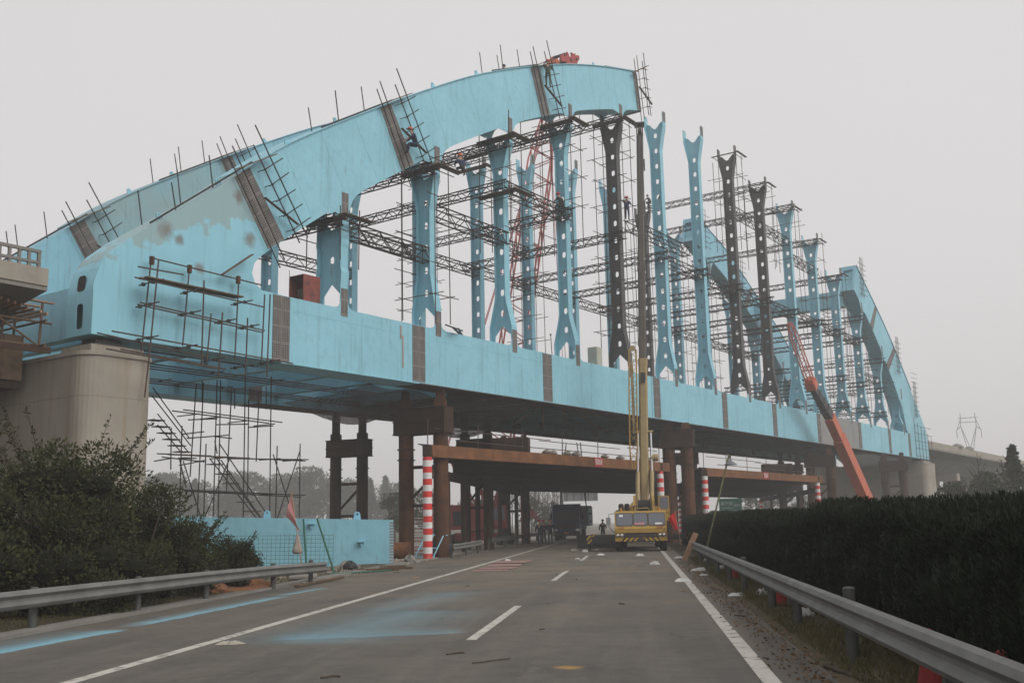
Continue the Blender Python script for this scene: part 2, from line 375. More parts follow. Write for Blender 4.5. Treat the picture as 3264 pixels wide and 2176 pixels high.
# asphalt: wear, dust, tyre lanes and the blue paint overspray left on it
m_asph, nt, b = nodes('worn_asphalt')
v = tc(nt)
base = mix(nt, ramp(nt, noise(nt, v, .55, 6), .3, .7), (.118,.105,.087), (.066,.060,.051))
base = mix(nt, ramp(nt, noise(nt, tc(nt, scale=(1.1,.06,1)), 1.5, 5), .45, .75), base, (.138,.124,.102))
base = mix(nt, mth(nt, 'MULTIPLY', ramp(nt, noise(nt, tc(nt, scale=(.5,.05,1), loc=(3,0,0)), 1.2, 4), .5, .72), .7), base, (.055,.054,.053))
base = mix(nt, mth(nt, 'MULTIPLY', ramp(nt, noise(nt, v, 2.6, 7, .7), .46, .66), .55), base, (.052,.049,.045))
base = mix(nt, mth(nt, 'MULTIPLY', ramp(nt, noise(nt, tc(nt, loc=(9,4,0)), 4.5, 7, .7), .58, .70), .6), base, (.17,.15,.122))
_w = nt.nodes.new('ShaderNodeTexVoronoi'); _w.feature = 'DISTANCE_TO_EDGE'; _w.inputs['Scale'].default_value = .33
_wv = nt.nodes.new('ShaderNodeVectorMath'); _wv.operation = 'ADD'; nt.links.new(v, _wv.inputs[0]); _wn = nt.nodes.new('ShaderNodeTexNoise'); _wn.inputs['Scale'].default_value = 1.1; nt.links.new(v, _wn.inputs['Vector']); nt.links.new(_wn.outputs['Color'], _wv.inputs[1]); nt.links.new(_wv.outputs[0], _w.inputs['Vector'])
base = mix(nt, mth(nt, 'MULTIPLY', mth(nt, 'LESS_THAN', _w.outputs['Distance'], .006), mth(nt, 'MULTIPLY', ramp(nt, noise(nt, v, .3, 2), .5, .6), .6)), base, (.025,.024,.023))
fine = noise(nt, v, 60, 3, .7)
base = mix(nt, mth(nt, 'MULTIPLY', ramp(nt, fine, .3, .8), .35), base, (.17,.16,.145))
sp = nt.nodes.new('ShaderNodeSeparateXYZ'); nt.links.new(v, sp.inputs[0]); PX, PY = sp.outputs[0], sp.outputs[1]
dustm = mth(nt, 'MULTIPLY', ramp(nt, noise(nt, v, .35, 7, .7), .38, .62), ramp(nt, mth(nt, 'DIVIDE', PY, 100), .12, .36))
base = mix(nt, mth(nt, 'MULTIPLY', dustm, .9), base, (.185,.15,.112))
def streak_mask(x0, y0, x1, y1, w, sharp=.5, side=0):
    """soft band of sprayed paint beside the masked edge x0,y0 -> x1,y1"""
    L = math.hypot(x1-x0, y1-y0); ux, uy = (x1-x0)/L, (y1-y0)/L
    a = mth(nt, 'ADD', mth(nt, 'MULTIPLY', mth(nt, 'SUBTRACT', PX, x0), ux), mth(nt, 'MULTIPLY', mth(nt, 'SUBTRACT', PY, y0), uy))
    d = mth(nt, 'ADD', mth(nt, 'MULTIPLY', mth(nt, 'SUBTRACT', PX, x0), -uy), mth(nt, 'MULTIPLY', mth(nt, 'SUBTRACT', PY, y0), ux))
    d = mth(nt, 'ADD', d, mth(nt, 'MULTIPLY', mth(nt, 'SUBTRACT', noise(nt, v, 1.3, 3), .5), .25))
    along = mth(nt, 'MULTIPLY', ramp(nt, mth(nt, 'DIVIDE', a, L), 0, .12), ramp(nt, mth(nt, 'SUBTRACT', 1.0, mth(nt, 'DIVIDE', a, L)), 0, .12))
    if side: fall = mth(nt, 'MULTIPLY', ramp(nt, d, -.02, .05), ramp(nt, mth(nt, 'SUBTRACT', 1.0, mth(nt, 'DIVIDE', d, w)), 0, 1))
    else: fall = ramp(nt, mth(nt, 'SUBTRACT', 1.0, mth(nt, 'DIVIDE', mth(nt, 'ABSOLUTE', d), w)), 0, 1)
    return mth(nt, 'MULTIPLY', along, fall)
for seg, amt in (((-8.98,13.6,-8.62,17.5,.75,0,1), .6), ((-8.75,17.6,-8.5,25.6,.7,0,1), .75), ((-8.75,25.4,-8.45,28.6,.5,0,1), .7),
                 ((-8.98,13.0,-8.62,17.5,1.6,0,1), .3), ((-4.9,14.6,-4.2,21,1.9,0,0), .22), ((-5.6,15.4,-2.5,16.3,1.5,0,1), .26), ((-5.2,20,-4.4,26.5,1.2,0,0), .16)):
    mk = mth(nt, 'MULTIPLY', mth(nt, 'POWER', streak_mask(*seg), 1.5), amt)
    base = mix(nt, mk, base, (.22,.52,.66))
rs = nt.nodes.new('ShaderNodeVectorMath'); rs.operation = 'DISTANCE'; nt.links.new(v, rs.inputs[0]); rs.inputs[1].default_value = (-.86,12.4,0)
base = mix(nt, mth(nt, 'MULTIPLY', ramp(nt, mth(nt, 'ADD', rs.outputs['Value'], mth(nt, 'MULTIPLY', noise(nt, v, 5, 3), .2)), .17, .30, (1,1,1), (0,0,0)), .7), base, (.42,.24,.06))
nt.links.new(base, b.inputs['Base Color']); b.inputs['Roughness'].default_value = .82; b.inputs['Specular IOR Level'].default_value = .3
bump(nt, b, fine, .35, .006)
m_line = M('worn_white_road_paint', (.52,.50,.45), (.42,.40,.36), sc=2.5, rough=.8, spots=(.15,.14,.125), spsc=4, spr=(.52,.66), spec=.2)
m_soil = M('dry_soil_and_grass', (.105,.085,.06), (.06,.055,.032), sc=.7, rough=.95, spec=.1, bmp=.6, bsc=9, spots=(.16,.135,.10), spsc=2.1, spr=(.58,.7))
m_gravel = M('pale_rubble', (.34,.31,.27), (.20,.17,.14), sc=7, rough=.95, spec=.1, bmp=.9, bsc=18, spots=(.33,.14,.06), spsc=.6, spr=(.6,.7))
m_ground = M('field_ground', (.10,.095,.06), (.07,.07,.045), sc=.06, rough=.95, spec=.1)

struct('ground', grid_sheet(-900, 900, -300, 1300, 24, 24, lambda x, y: -.42), m_ground)
road = struct('road', box((ROADL, -40, -.4), (ROADR, 900, 0)), m_asph)
struct('opposite_road', box((6.4, -40, -.4), (18.2, 900, 0)), m_asph)
def line(x, y0, y1, w, name, parent=road):
    return struct(name, grid_sheet(x-w/2, x+w/2, y0, y1, 1, 1, lambda a, c: .004), m_line, parent=parent)
line(XL, -30, 400, .19, 'edge_line'); line(XR, -30, 400, .19, 'edge_line')
for k in range(-1, 24):
    line(XD, 15.3+k*15.1, 15.3+k*15.1+6.1, .15, 'lane_dash')
struct('road_kerb', box((ROADL-.42, -40, -.4), (ROADL-.004, 46, .06)), m_concd)
hz = lambda x, y: .05*math.sin(x*3.1+y*.7)+.04*math.sin(y*2.3)
struct('median_verge', grid_sheet(ROADR+.004, 6.39, -30, 260, 10, 320, lambda x, y: (.03 if 2.4 < x < 6 else -.01)+hz(x, y)*(.6 if x > 2.2 else .1)), m_soil, True)
def lz(x, y):
    d = ROADL-.43-x
    return .02 - .42*min(1, max(0, d-1.5)/9) + hz(x, y)*.7*min(1, d)
struct('roadside_verge', grid_sheet(-60, ROADL-.425, -30, 46, 60, 90, lz), m_soil, True)
struct('gravel_apron', grid_sheet(-45, ROADL-.004, 46.004, 130, 40, 90, lambda x, y: -.02-.35*min(1, max(0, -x-14)/14)+hz(x, y)*.5), m_gravel, True)

# ================================================================== BRIDGE
T0, T1 = 33.73, 35.33        # near rib faces
G0, G1 = 46.0, 47.6          # far rib faces
ZB, ZT = 8.75, 11.72
bridge = Thing('arch_bridge', 'light blue steel tied arch bridge under construction crossing the highway', 'bridge', (34.6, 40.5, 8.75), 'B')
COLS = [34.6+7.0*i for i in range(15)]
def quad_plate(a, b_, c, d, nrm, th=.02):
    """four corners (a,b bottom; d,c top) + thickness along nrm, with UV in metres centred on the plate"""
    P = [Vector(p) for p in (a, b_, c, d)]; n = Vector(nrm)*th
    V = [tuple(p) for p in P]+[tuple(p+n) for p in P]
    F = [(4,5,6,7),(0,1,5,4),(1,2,6,5),(2,3,7,6),(3,0,4,7),(3,2,1,0)]
    w = (P[1]-P[0]).length; h = (P[3]-P[0]).length
    uv = [(-w/2, 0), (w/2, 0), (w/2, h), (-w/2, h)]*2
    return (V, F), uv
def splice(parent, a, b_, c, d, nrm=(0,-1,0), label=None):
    vf, uv = quad_plate(a, b_, c, d, nrm)
    return bridge.add('splice_plate', vf, m_splice, parent, uv=uv, label=label)
SPL = [30.7, 40.0, 52.0, 66.3, 78.2, 89.1, 100.9, 114.2, 125.8, 134.6]
def girder(ta, tb, near):
    segs = []
    for i in range(len(SPL)-1):
        a, b_ = SPL[i]+.001, SPL[i+1]-.001
        mt = m_lgrey if (near and i == 6) else (m_blue if near else m_bluef)
        lab = None
        if near and i == 6: lab = 'grey primed girder segment without blue paint'
        vf = box((a, ta, ZB), (b_, tb, ZT))
        o = bridge.add('girder_segment', vf, mt, label=lab); segs.append(o)
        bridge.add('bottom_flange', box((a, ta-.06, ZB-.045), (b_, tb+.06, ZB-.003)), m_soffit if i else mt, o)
        if near:
            for q in np.arange(a+2.2, b_-1.2, 2.9): bridge.add('weld_seam', box((q, ta-.007, ZB+.02), (q+.014, ta-.001, ZT-.02)), mt, o)
            for sgn in (0,):
                bridge.add('seam_strip', box((a+.6, ta-.008, ZT-.62), (b_-.6, ta-.001, ZT-.605)), mt, o)
    for i, s in enumerate(SPL):
        par = segs[min(i, len(segs)-1)]
        w = .49
        tf = ta-.003 if near else ta-.003
        splice(par, (s-w, tf, ZB+.06), (s+w, tf, ZB+.06), (s+w, tf, ZT-.03), (s-w, tf, ZT-.03))
    return segs
gn = girder(T0, T1, True); gf = girder(G0, G1, False)

# arch profiles (s, z)
LT = smooth_curve([(21.84,11.75),(23.16,12.78),(26.19,15.03),(28.95,17.25),(30.69,18.59),(33.88,20.64),(36.98,22.51),(41.25,25.03),(45.15,27.16),(50.92,29.8),(56.11,31.86),(61.67,33.66),(65.25,34.62)])
LB = smooth_curve([(29.76,13.53),(32.9,15.77),(35.6,17.66),(38.71,19.63),(42.48,21.96),(46.24,24.04),(49.59,25.74),(53.26,27.4),(56.69,28.8),(59.89,29.94),(63.0,30.95),(65.74,31.75)])
RTn = smooth_curve([(117.54,30.05),(120.19,28.52),(124.86,25.9),(129.75,22.9),(136.67,17.9),(144.1,12.1)])
RBn = smooth_curve([(116.25,26.88),(119.5,24.9),(125.29,21.0),(130.4,16.8),(134.6,12.6)])
RTf = smooth_curve([(102.1,34.35),(104.8,33.6),(107.9,32.7),(110.5,31.8),(114,30.1),(118,28.2),(124.86,24.9),(129.75,21.9),(136.67,17.0),(144.1,11.9)])
RBf = smooth_curve([(101.3,31.5),(104.5,30.4),(110.3,28.3),(114.5,26.2),(119.5,23.6),(125.29,19.9),(130.4,15.9),(134.6,12.4)])
def arch_seg(ta, tb, TC, BC, st0, st1, mat, n=10, label=None):
    """box segment between stations (top s, bottom s)"""
    top = [(st0[0]+(st1[0]-st0[0])*k/n) for k in range(n+1)]; bot = [(st0[1]+(st1[1]-st0[1])*k/n) for k in range(n+1)]
    loop = [(s, TC(s)) for s in top] + [(s, BC(s)) for s in bot[::-1]]
    o = bridge.add('arch_segment', ext([loop], SZ, ta, tb), mat, label=label)
    # top flange with a small overhang
    V, F = [], []
    for s in top:
        z = TC(s)+.004; V += [(s, ta-.09, z), (s, tb+.09, z), (s, tb+.09, z+.05), (s, ta-.09, z+.05)]
    for k in range(n):
        a = 4*k
        for q in range(4): F.append((a+q, a+(q+1) % 4, a+4+(q+1) % 4, a+4+q))
    F += [(3,2,1,0), (4*n, 4*n+1, 4*n+2, 4*n+3)]
    bridge.add('top_flange', (V, F), mat, o)
    for f in (.25, .5, .75):
        a, c = st0[0]+(st1[0]-st0[0])*f, st0[1]+(st1[1]-st0[1])*f
        bridge.add('weld_seam', ext([[(c, BC(c)+.02), (c+.016, BC(c)+.02), (a+.016, TC(a)-.02), (a, TC(a)-.02)]], SZ, ta-.007, ta-.001), mat, o)
    return o
def joint(par, TC, BC, a, b_, tf, nrm=(0,-1,0)):
    """a=(top s, bottom s) left edge, b_ right edge"""
    k = .004*nrm[1]
    return splice(par, (a[1], tf+k, BC(a[1])+.03), (b_[1], tf+k, BC(b_[1])+.03), (b_[0], tf+k, TC(b_[0])-.03), (a[0], tf+k, TC(a[0])-.03), nrm)
J1, J2, J3 = ((27.94,29.87),(28.72,30.78)), ((37.08,38.71),(37.84,39.67)), ((51.0,52.08),(51.93,53.11))
mid = lambda J: ((J[0][0]+J[1][0])/2, (J[0][1]+J[1][1])/2)
LUGS = {0: [24.46, 27.28], 1: [31.05, 34.14], 2: [41.58, 45.58], 3: [59.29]}
def lug(par, s, z, t, tilt):
    f = lambda u, v, w: (s+u*math.cos(tilt)-v*math.sin(tilt), w, z+.05+u*math.sin(tilt)+v*math.cos(tilt))
    loop = [(-.17,0),(.17,0),(.09,.18)]+arc(0,.18,.09,0,180,5)[1:]
    bridge.add('lifting_lug', ext([loop, arc(0,.18,.04,0,330,7)], f, t-.03, t+.03), m_blue, par)
# left springing block, hollow, with one manhole cut in its end and one painted dark
blk = [(21.56,ZB),(30.7,ZB),(30.7,ZT),(30.15,ZT+.02),(29.55,11.76),(29.17,12.02),(29.01,12.41),(29.11,12.84),(29.36,13.14),(mid(J1)[1],LB(mid(J1)[1]))]
blk += [(s, LT(s)) for s in np.linspace(mid(J1)[0], 23.0, 9)] + [(22.6,12.30),(22.25,12.0),(21.98,11.66),(21.78,11.28),(21.65,10.88),(21.58,10.6),(21.56,10.4)]
NB = len(blk)
def springing(ta, tb, mat, holes):
    vf = ext([blk], SZ, ta, tb, skip=((0, NB-1),) if holes else ())
    o = bridge.add('springing_block', vf, mat, label='arch foot with grey primer patches and rust marks' if holes else None)
    if holes:
        out = [(ta, ZB),(tb, ZB),(tb, 10.4),(ta, 10.4)]
        # end plate is split at z 10.4: the lower manhole is in the flat part, the upper a dark sheet on the rounded nose
        h1 = rrect(ta+.55, 9.0, ta+.97, 9.95, .15)
        bridge.add('end_plate', ext([out, h1[::-1]], lambda u, v, w: (21.56+w, u, v), 0, .03), mat, o)
    return o
bn = springing(T0, T1, m_patchy, True); bf = springing(G0, G1, m_bluef, False)
bridge.add('manhole', ext([rrect(T0+.5, 10.42, T0+1.0, 11.02, .14)], lambda u, v, w: (21.555-w+max(0, v-10.4)*.07, u, v), 0, .004), m_black, bn)  # black sheet standing in for the darkness of an open hole
an = [arch_seg(T0, T1, LT, LB, mid(J1), mid(J2), m_blue), arch_seg(T0, T1, LT, LB, mid(J2), mid(J3), m_blue), arch_seg(T0, T1, LT, LB, mid(J3), (64.9,65.4), m_blue)]
for J, p in ((J1, an[0]), (J2, an[1]), (J3, an[2])): joint(p, LT, LB, J[0], J[1], T0)
joint(an[2], LT, LB, (64.75,65.25), (65.25,65.74), T0)
bridge.add('end_frame', ext([[(T0+.02, LB(65.5)+.05),(T1-.02, LB(65.5)+.05),(T1-.02, LT(65.1)-.03),(T0+.02, LT(65.1)-.03)], [(T0+.25, LB(65.5)+.4),(T0+.25, LT(65.1)-.4),(T1-.25, LT(65.1)-.4),(T1-.25, LB(65.5)+.4)]], lambda u, v, w: (65.15+w+(34.2-v)*.17, u, v), 0, .35), m_lgrey, an[2])
for par, k in ((bn, 0), (an[0], 1), (an[1], 2), (an[2], 3)):
    for s in LUGS[k]: lug(par, s, LT(s), T0+.2, math.atan((LT(s+.2)-LT(s-.2))/.4))
af = [arch_seg(G0, G1, LT, LB, mid(J1), mid(J2), m_greyblue), arch_seg(G0, G1, LT, LB, mid(J2), (51.3,52.3), m_bluef)]
for J, p in ((J1, af[0]), (J2, af[1])): joint(p, LT, LB, J[0], J[1], G0)
for s in (23.3, 25.2, 31.4, 34.0, 40.5): lug(af[0], s, LT(s), G0+.2, .6)
# right arches
def right_arch(ta, tb, TC, BC, s0, mat):
    st = [s0, (s0[0]+.5*(131.2-s0[0]), s0[1]+.5*(127.5-s0[1])), (131.2,127.5), (137.4,132.3)]
    out = []
    for i in range(3):
        o = arch_seg(ta, tb, TC, BC, st[i], st[i+1], mat); out.append(o)
        if i: splice(o, (st[i][1]-.45, ta-.004, BC(st[i][1]-.45)+.03), (st[i][1]+.45, ta-.004, BC(st[i][1]+.45)+.03), (st[i][0]+.35, ta-.004, TC(st[i][0]+.35)-.03), (st[i][0]-.35, ta-.004, TC(st[i][0]-.35)-.03))
    bl = [(137.4, TC(137.4))]+[(s, TC(s)) for s in np.linspace(138.5,143.6,5)]+[(143.9,11.6),(143.9,ZB),(134.6,ZB),(134.6,ZT),(133.9,ZT+.3),(132.3,BC(132.3))]
    bridge.add('springing_block', ext([bl], SZ, ta, tb), mat)
    return out
rn = right_arch(T0, T1, RTn, RBn, (117.7,116.4), m_blue); rf = right_arch(G0, G1, RTf, RBf, (102.1,101.3), m_bluef)
for (ta, s, TC, BC, par) in ((T0, (117.7,116.4), RTn, RBn, rn[0]), (G0, (102.1,101.3), RTf, RBf, rf[0])):
    zb, zt = BC(s[1])+.06, TC(s[0])-.06
    sk = (s[0]-s[1])/(zt-zb)
    f = lambda u, v, w: (s[1]-.02-w+(v-zb)*sk, u, v)
    bridge.add('end_frame', ext([[(ta+.03,zb),(ta+1.57,zb),(ta+1.57,zt),(ta+.03,zt)], [(ta+.28,zb+.45),(ta+.28,zt-.45),(ta+1.32,zt-.45),(ta+1.32,zb+.45)]], f, 0, .3), m_bluef, par)
# cross brace between the right arches
bridge.add('cross_brace', box((116.9, T1+.002, 25.3), (118.3, G0-.002, 27.1)), m_blue)

# ------------------------------------------------------------------ hanger columns
NTOP = [16.2, 20.6, 24.5, 27.7, 30.0, 32.2, 33.2, 33.6, 32.6, 32.0, 30.2, 27.8, 24.6, 20.4, 15.9]
ATTN = [1,1,1,1,1,0,0,0,0,0,0,0,1,1,1]
FTOP = [16.2, 20.6, 24.5, 27.7, 29.3, 31.5, 33.0, 33.4, 32.3, 31.6, 28.4, 26.9, 23.6, 19.8, 15.6]
ATTF = [1,1,1,0,0,0,0,0,0,0,1,1,1,1,1]
GREYN = (4, 7, 8); GREYF = (8,)
def column(i, far):
    s = COLS[i]; ta, tb = (G0, G1) if far else (T0, T1); tcn = (ta+tb)/2
    z0 = ZT+.36; z1 = (FTOP if far else NTOP)[i]; att = (ATTF if far else ATTN)[i]
    grey = i in (GREYF if far else GREYN)
    mt = m_grey if grey else (m_bluef if far else m_blue)
    slim = (i == 0)
    e, mdw = .795, (.79 if slim else (.47 if i == 1 else .37 if i in (2, 3) else .44))
    Lz = z1-z0
    tb_, tt_ = min(2.7, Lz*.4), min(2.3, Lz*.36)
    prof = [(e, z0), (e, z0+.85*tb_/2.7), (mdw+.06, z0+tb_*.86), (mdw, z0+tb_), (mdw, z1-tt_), (mdw+.05, z1-tt_*.85), (e, z1-.45*tt_/2.3), (e, z1)]
    lab = 'column still in dark grey primer' if grey else None
    root = bridge.add('hanger_column', ext([[(tcn-prof[k][0]+.035, prof[k][1]) for k in range(8)] + [(tcn-e+.3, z1-.06), (tcn-.1, z1-.5), (tcn+.1, z1-.5), (tcn+e-.3, z1-.06)] +
             [(tcn+prof[k][0]-.035, prof[k][1]) for k in range(7, -1, -1)] + [(tcn+e-.22, z0+.05), (tcn+e-.24, z0+.38), (tcn+.02, z0+.95), (tcn-e+.24, z0+.38), (tcn-e+.22, z0+.05)]] +
             [[(tcn+u, zc+v) for u, v in rrect(-.13, -.2, .13, .2, .125, 3)][::-1] for zc in (np.arange(z0+1.7, z1-.95, 1.24) if not slim else [z0+2.1])],
             lambda u, v, w: (w, u, v), s-.02, s+.02), mt, label=lab)
    top_ext = .75 if att else .62
    for sg in (-1, 1):
        pts = [(tcn+sg*w, z) for w, z in prof]
        pts = [(pts[0][0], ZT+.004)]+pts+[(pts[-1][0], z1+top_ext)]
        loop = pts + [(u-sg*.035, v) for u, v in pts[::-1]]
        if sg < 0: loop = loop[::-1]
        bridge.add('flange', ext([loop], lambda u, v, w: (w, u, v), s-.26, s+.26), mt, root)
        # splice plates on the outer face at foot and head
        tf = tcn+sg*e+sg*.003
        if not (far and sg > 0):
            splice(root, (s-.22, tf, ZT-.35 if sg < 0 else ZT+.02), (s+.22, tf, ZT-.35 if sg < 0 else ZT+.02), (s+.22, tf, z0+.62), (s-.22, tf, z0+.62), (0, sg, 0))
            splice(root, (s-.22, tf, z1-.1), (s+.22, tf, z1-.1), (s+.22, tf, z1+top_ext+(.1 if not att else .45)), (s-.22, tf, z1+top_ext+(.1 if not att else .45)), (0, sg, 0))
        # concave gusset on the girder face
        if not far or sg < 0:
            tg = ta if sg < 0 else tb-.03
            g = [(s-.26, z0+.02), (s-.28, z0-.12), (s-.36, ZT+.1), (s-.62, ZT+.003), (s+.62, ZT+.003), (s+.36, ZT+.1), (s+.28, z0-.12), (s+.26, z0+.02)]
            bridge.add('gusset', ext([g], SZ, tg-.001 if sg < 0 else tg, tg+.03), m_bluef if far else m_blue, root)
            if att and i < 5 or (att and i >= 12 and not far) or (att and far and i >= 10):
                BC = LB if i < 6 else (RBf if far else RBn)
                zl, zr = BC(s-1.15), BC(s+1.15); zt_ = z1+.35
                gg = [(s-.27, zt_), (s+.27, zt_), (s+.36, zt_+.2)] + [(s+.36+(1.15-.36)*k/4, zt_+.2+(zr-zt_-.2)*(k/4)**.6 if zr > zt_+.2 else zr) for k in range(1, 5)] + [(s+1.15, zr+.25), (s-1.15, zl+.25)] + [(s-1.15+(1.15-.36)*k/4, min(zl, zt_+.2)+(0 if zl <= zt_+.2 else (zl-zt_-.2)*(1-k/4)**.6)) for k in range(0, 4)] + [(s-.36, min(zt_+.15, max(zl, zt_-.4)))]
                bridge.add('gusset', ext([gg], SZ, tg-.002 if sg < 0 else tg, tg+.03), m_bluef if far else m_blue, root)
    return root
for i in range(15):
    column(i, False)
    column(i, True)
# floor system: cross beams, stringers and deck plate
for k, s in enumerate([24.5, 29.2]+[COLS[0]+3.5*j for j in range(29)]):
    if s > 139: break
    bridge.add('cross_beam', cat(box((s-.02, T1+.002, 9.35), (s+.02, G0-.002, 11.05)), box((s-.22, T1+.002, 9.30), (s+.22, G0-.002, 9.348))), m_bluef)
for t in (37.6, 40.6, 43.6):
    bridge.add('stringer', cat(box((24.52, t-.015, 10.2), (138.5, t+.015, 11.02)), box((24.52, t-.12, 10.16), (138.5, t+.12, 10.198))), m_bluef)
bridge.add('deck_plate', box((47, T1+.004, 11.06), (138.6, G0-.004, 11.10)), m_rustd)
bridge.add('end_cross_beam', box((22.4, T1+.002, 9.0), (22.9, G0-.002, 11.0)), m_bluef)
# ================================================================== SCAFFOLDING
ORD = ['first','second','third','fourth','fifth','sixth','seventh','eighth','ninth','tenth','eleventh','twelfth','thirteenth','fourteenth','fifteenth']
def lattice(p, q, h, w, n, up=(0,0,1), taper=(1,1), lace_r=.02, chord_r=.03, rounds=6):
    """four chords and the zig-zag lacing between them"""
    p, q = Vector(p), Vector(q); d = (q-p).normalized(); up = Vector(up); side = d.cross(up).normalized(); up = side.cross(d).normalized()
    def C(k, a, b_):
        f = k/n; sc = 1.0
        if taper[0] != 1 and f < .15: sc = taper[0]+(1-taper[0])*f/.15
        if taper[1] != 1 and f > .85: sc = taper[1]+(1-taper[1])*(1-f)/.15
        return p+(q-p)*f+side*(a*w/2*sc)+up*(b_*h/2*sc)
    corners = ((-1,-1),(1,-1),(1,1),(-1,1)); chords = []
    for a, b_ in corners:
        chords.append([C(k, a, b_) for k in ([0, n] if taper == (1,1) else range(n+1))])
    lace = []
    for fi in range(4):
        A, B = corners[fi], corners[(fi+1) % 4]
        for k in range(n):
            u, v = (A, B) if (k+fi) % 2 else (B, A)
            lace.append(tube(C(k, *u), C(k+1, *v), lace_r, 5, caps=False))
        for k in (0, n):
            lace.append(tube(C(k, *A), C(k, *B), lace_r, 5, caps=False))
    return chords, cat(*lace)
def truss(label, p, q, h=.5, w=.45, pitch=.55, mat=None, group='lattice scaffold trusses between the bridge columns', cr=.042):
    mat = mat or m_tubed
    L = (Vector(q)-Vector(p)).length
    T = Thing('scaffold_truss', label, 'truss', p, 'B', group)
    ch, lc = lattice(p, q, h, w, max(4, int(L/pitch)), lace_r=.027, chord_r=cr)
    for c in ch:
        d = (c[-1]-c[0]).normalized()*random.uniform(.05, .35)
        T.pole(c[0]-d, c[-1]+d, cr, mat, 'chord', 6)
    T.add('lacing', lc, mat)
    return T
NTR = [15.95, 20.4, 24.0, 27.1, 29.9, None, None, None, None, 31.9, 29.9, 27.3, 23.9, 19.8, None]
for i in range(15):
    s = COLS[i]-.55
    if NTR[i]: truss(f'upper cross truss by the head of the {ORD[i]} column from the left', (s, T0-.1, NTR[i]), (s, G1+.1, NTR[i]-.1))
    if 2 <= i <= 12: truss(f'middle cross truss spanning the bridge at the {ORD[i]} column from the left', (s, T0-.05, 21.35 if NTR[i] is None or abs(NTR[i]-21.35) > .8 else 20.4), (s, G1+.05, 21.2))
    if i in (11, 12, 13): truss(f'low lattice truss crossing the bridge by the {ORD[i]} column from the left', (s, T0, 16.3), (s, G1, 16.2))
    if i in (11, 12, 13): truss(f'lowest cross truss just above the deck at the {ORD[i]} column from the left', (s, T0, 13.4), (s, G1, 13.3))
for a, b_, z, t, w in ((35.0,41.5,15.85,34.4,'first and second near columns'), (42.0,48.5,18.35,34.4,'second and third near columns'), (49.0,55.5,21.4,34.3,'third and fourth near columns'),
                    (62.2,71.2,22.0,33.2,'the dark fifth column with the sixth'), (70.2,77.0,21.3,34.6,'sixth and seventh near columns'), (77.0,83.7,21.25,34.6,'seventh and eighth near columns'),
                    (84,90.8,21.2,34.6,'the two dark columns at mid height'), (91,97.8,21.3,34.6,'ninth and tenth near columns'), (98,104.8,21.4,34.6,'tenth and eleventh near columns'), (105,118.4,21.3,34.6,'eleventh and thirteenth near columns'),
                    (84.2,97.6,28.6,34.6,'eighth and tenth columns high up'), (98.5,105.8,27.1,34.6,'tenth and eleventh columns high up'), (118.6,126,17.5,34.6,'thirteenth and fourteenth near columns')):
    truss(f'long lattice truss along the bridge joining {w}', (a, t, z), (b_, t, z-.05), .7, .6, .8, group='lattice trusses along the arch planes')
for a, b_, z, w in ((36,48.3,18.0,'first and third far columns'), (49,62.4,20.85,'third and fifth far columns'), (62.8,76.4,20.9,'fifth and seventh far columns'), (76.8,90.4,20.85,'seventh and ninth far columns'), (91,104.6,20.9,'ninth and eleventh far columns'), (104.8,118.4,20.8,'eleventh and thirteenth far columns'), (62.8,69.4,23.9,'fifth and sixth far columns higher up')):
    truss(f'long lattice truss along the far side joining {w}', (a, 46.8, z), (b_, 46.8, z-.05), .65, .6, .8, group='lattice trusses along the arch planes')

def column_scaffold(i, far, z0, z1, lab):
    s = COLS[i]; tcn = (G0+G1)/2 if far else (T0+T1)/2
    T = Thing('column_scaffold', lab, 'scaffold', (s, tcn, z0), 'B', 'tube scaffolds around the columns')
    rr = random.Random(i*7+far)
    hs, ht = .62, 1.12
    cor = [(-hs, -ht), (hs, -ht), (hs, ht), (-hs, ht)]
    for a, b_ in cor:
        if rr.random() < .88: T.pole((s+a, tcn+b_, z0+rr.uniform(-.2, .5)), (s+a+rr.uniform(-.08,.08), tcn+b_, z1+rr.uniform(-.4, 1.0)), .027, m_tube)
    z = z0+rr.uniform(1.0, 1.8)
    while z < z1:
        for k in range(4):
            a, b_ = cor[k], cor[(k+1) % 4]; d = (Vector(b_)-Vector(a)).normalized()*rr.uniform(.3, .75)
            if rr.random() < .86:
                dz = rr.uniform(-.12, .12)
                T.pole((s+a[0]-d.x, tcn+a[1]-d.y, z+dz+.06*(k % 2)), (s+b_[0]+d.x, tcn+b_[1]+d.y, z+dz+.06*(k % 2)+rr.uniform(-.04,.04)), .025, m_tube)
        z += rr.uniform(1.6, 2.1)
    return T
for i, z0, z1, w in ((0,13.6,16.6,'short first near column'), (1,12.0,21.0,'second near column'), (2,17.5,25,'upper part of the third near column'), (3,19,28.2,'upper half of the fourth near column'), (4,13.4,30.4,'dark fifth near column'),
                  (7,24.5,32.8,'head of the dark eighth column'), (8,24.5,32.2,'head of the dark ninth column'), (9,25.5,32,'head of the tenth near column'), (10,19,30,'eleventh near column'), (11,13.0,27.6,'twelfth near column'), (12,15,24.5,'thirteenth near column'), (13,13.5,20,'fourteenth near column')):
    column_scaffold(i, False, z0, z1, f'rusty tube scaffold around the {w}')
for i, z0, z1, w in ((3,13,27,'fourth far column'), (5,13,31,'sixth far column'), (8,14,30,'dark ninth far column'), (9,14,30,'tenth far column'), (10,14,27,'eleventh far column'), (12,14,23,'thirteenth far column')):
    column_scaffold(i, True, z0, z1, f'rusty tube scaffold around the {w}')
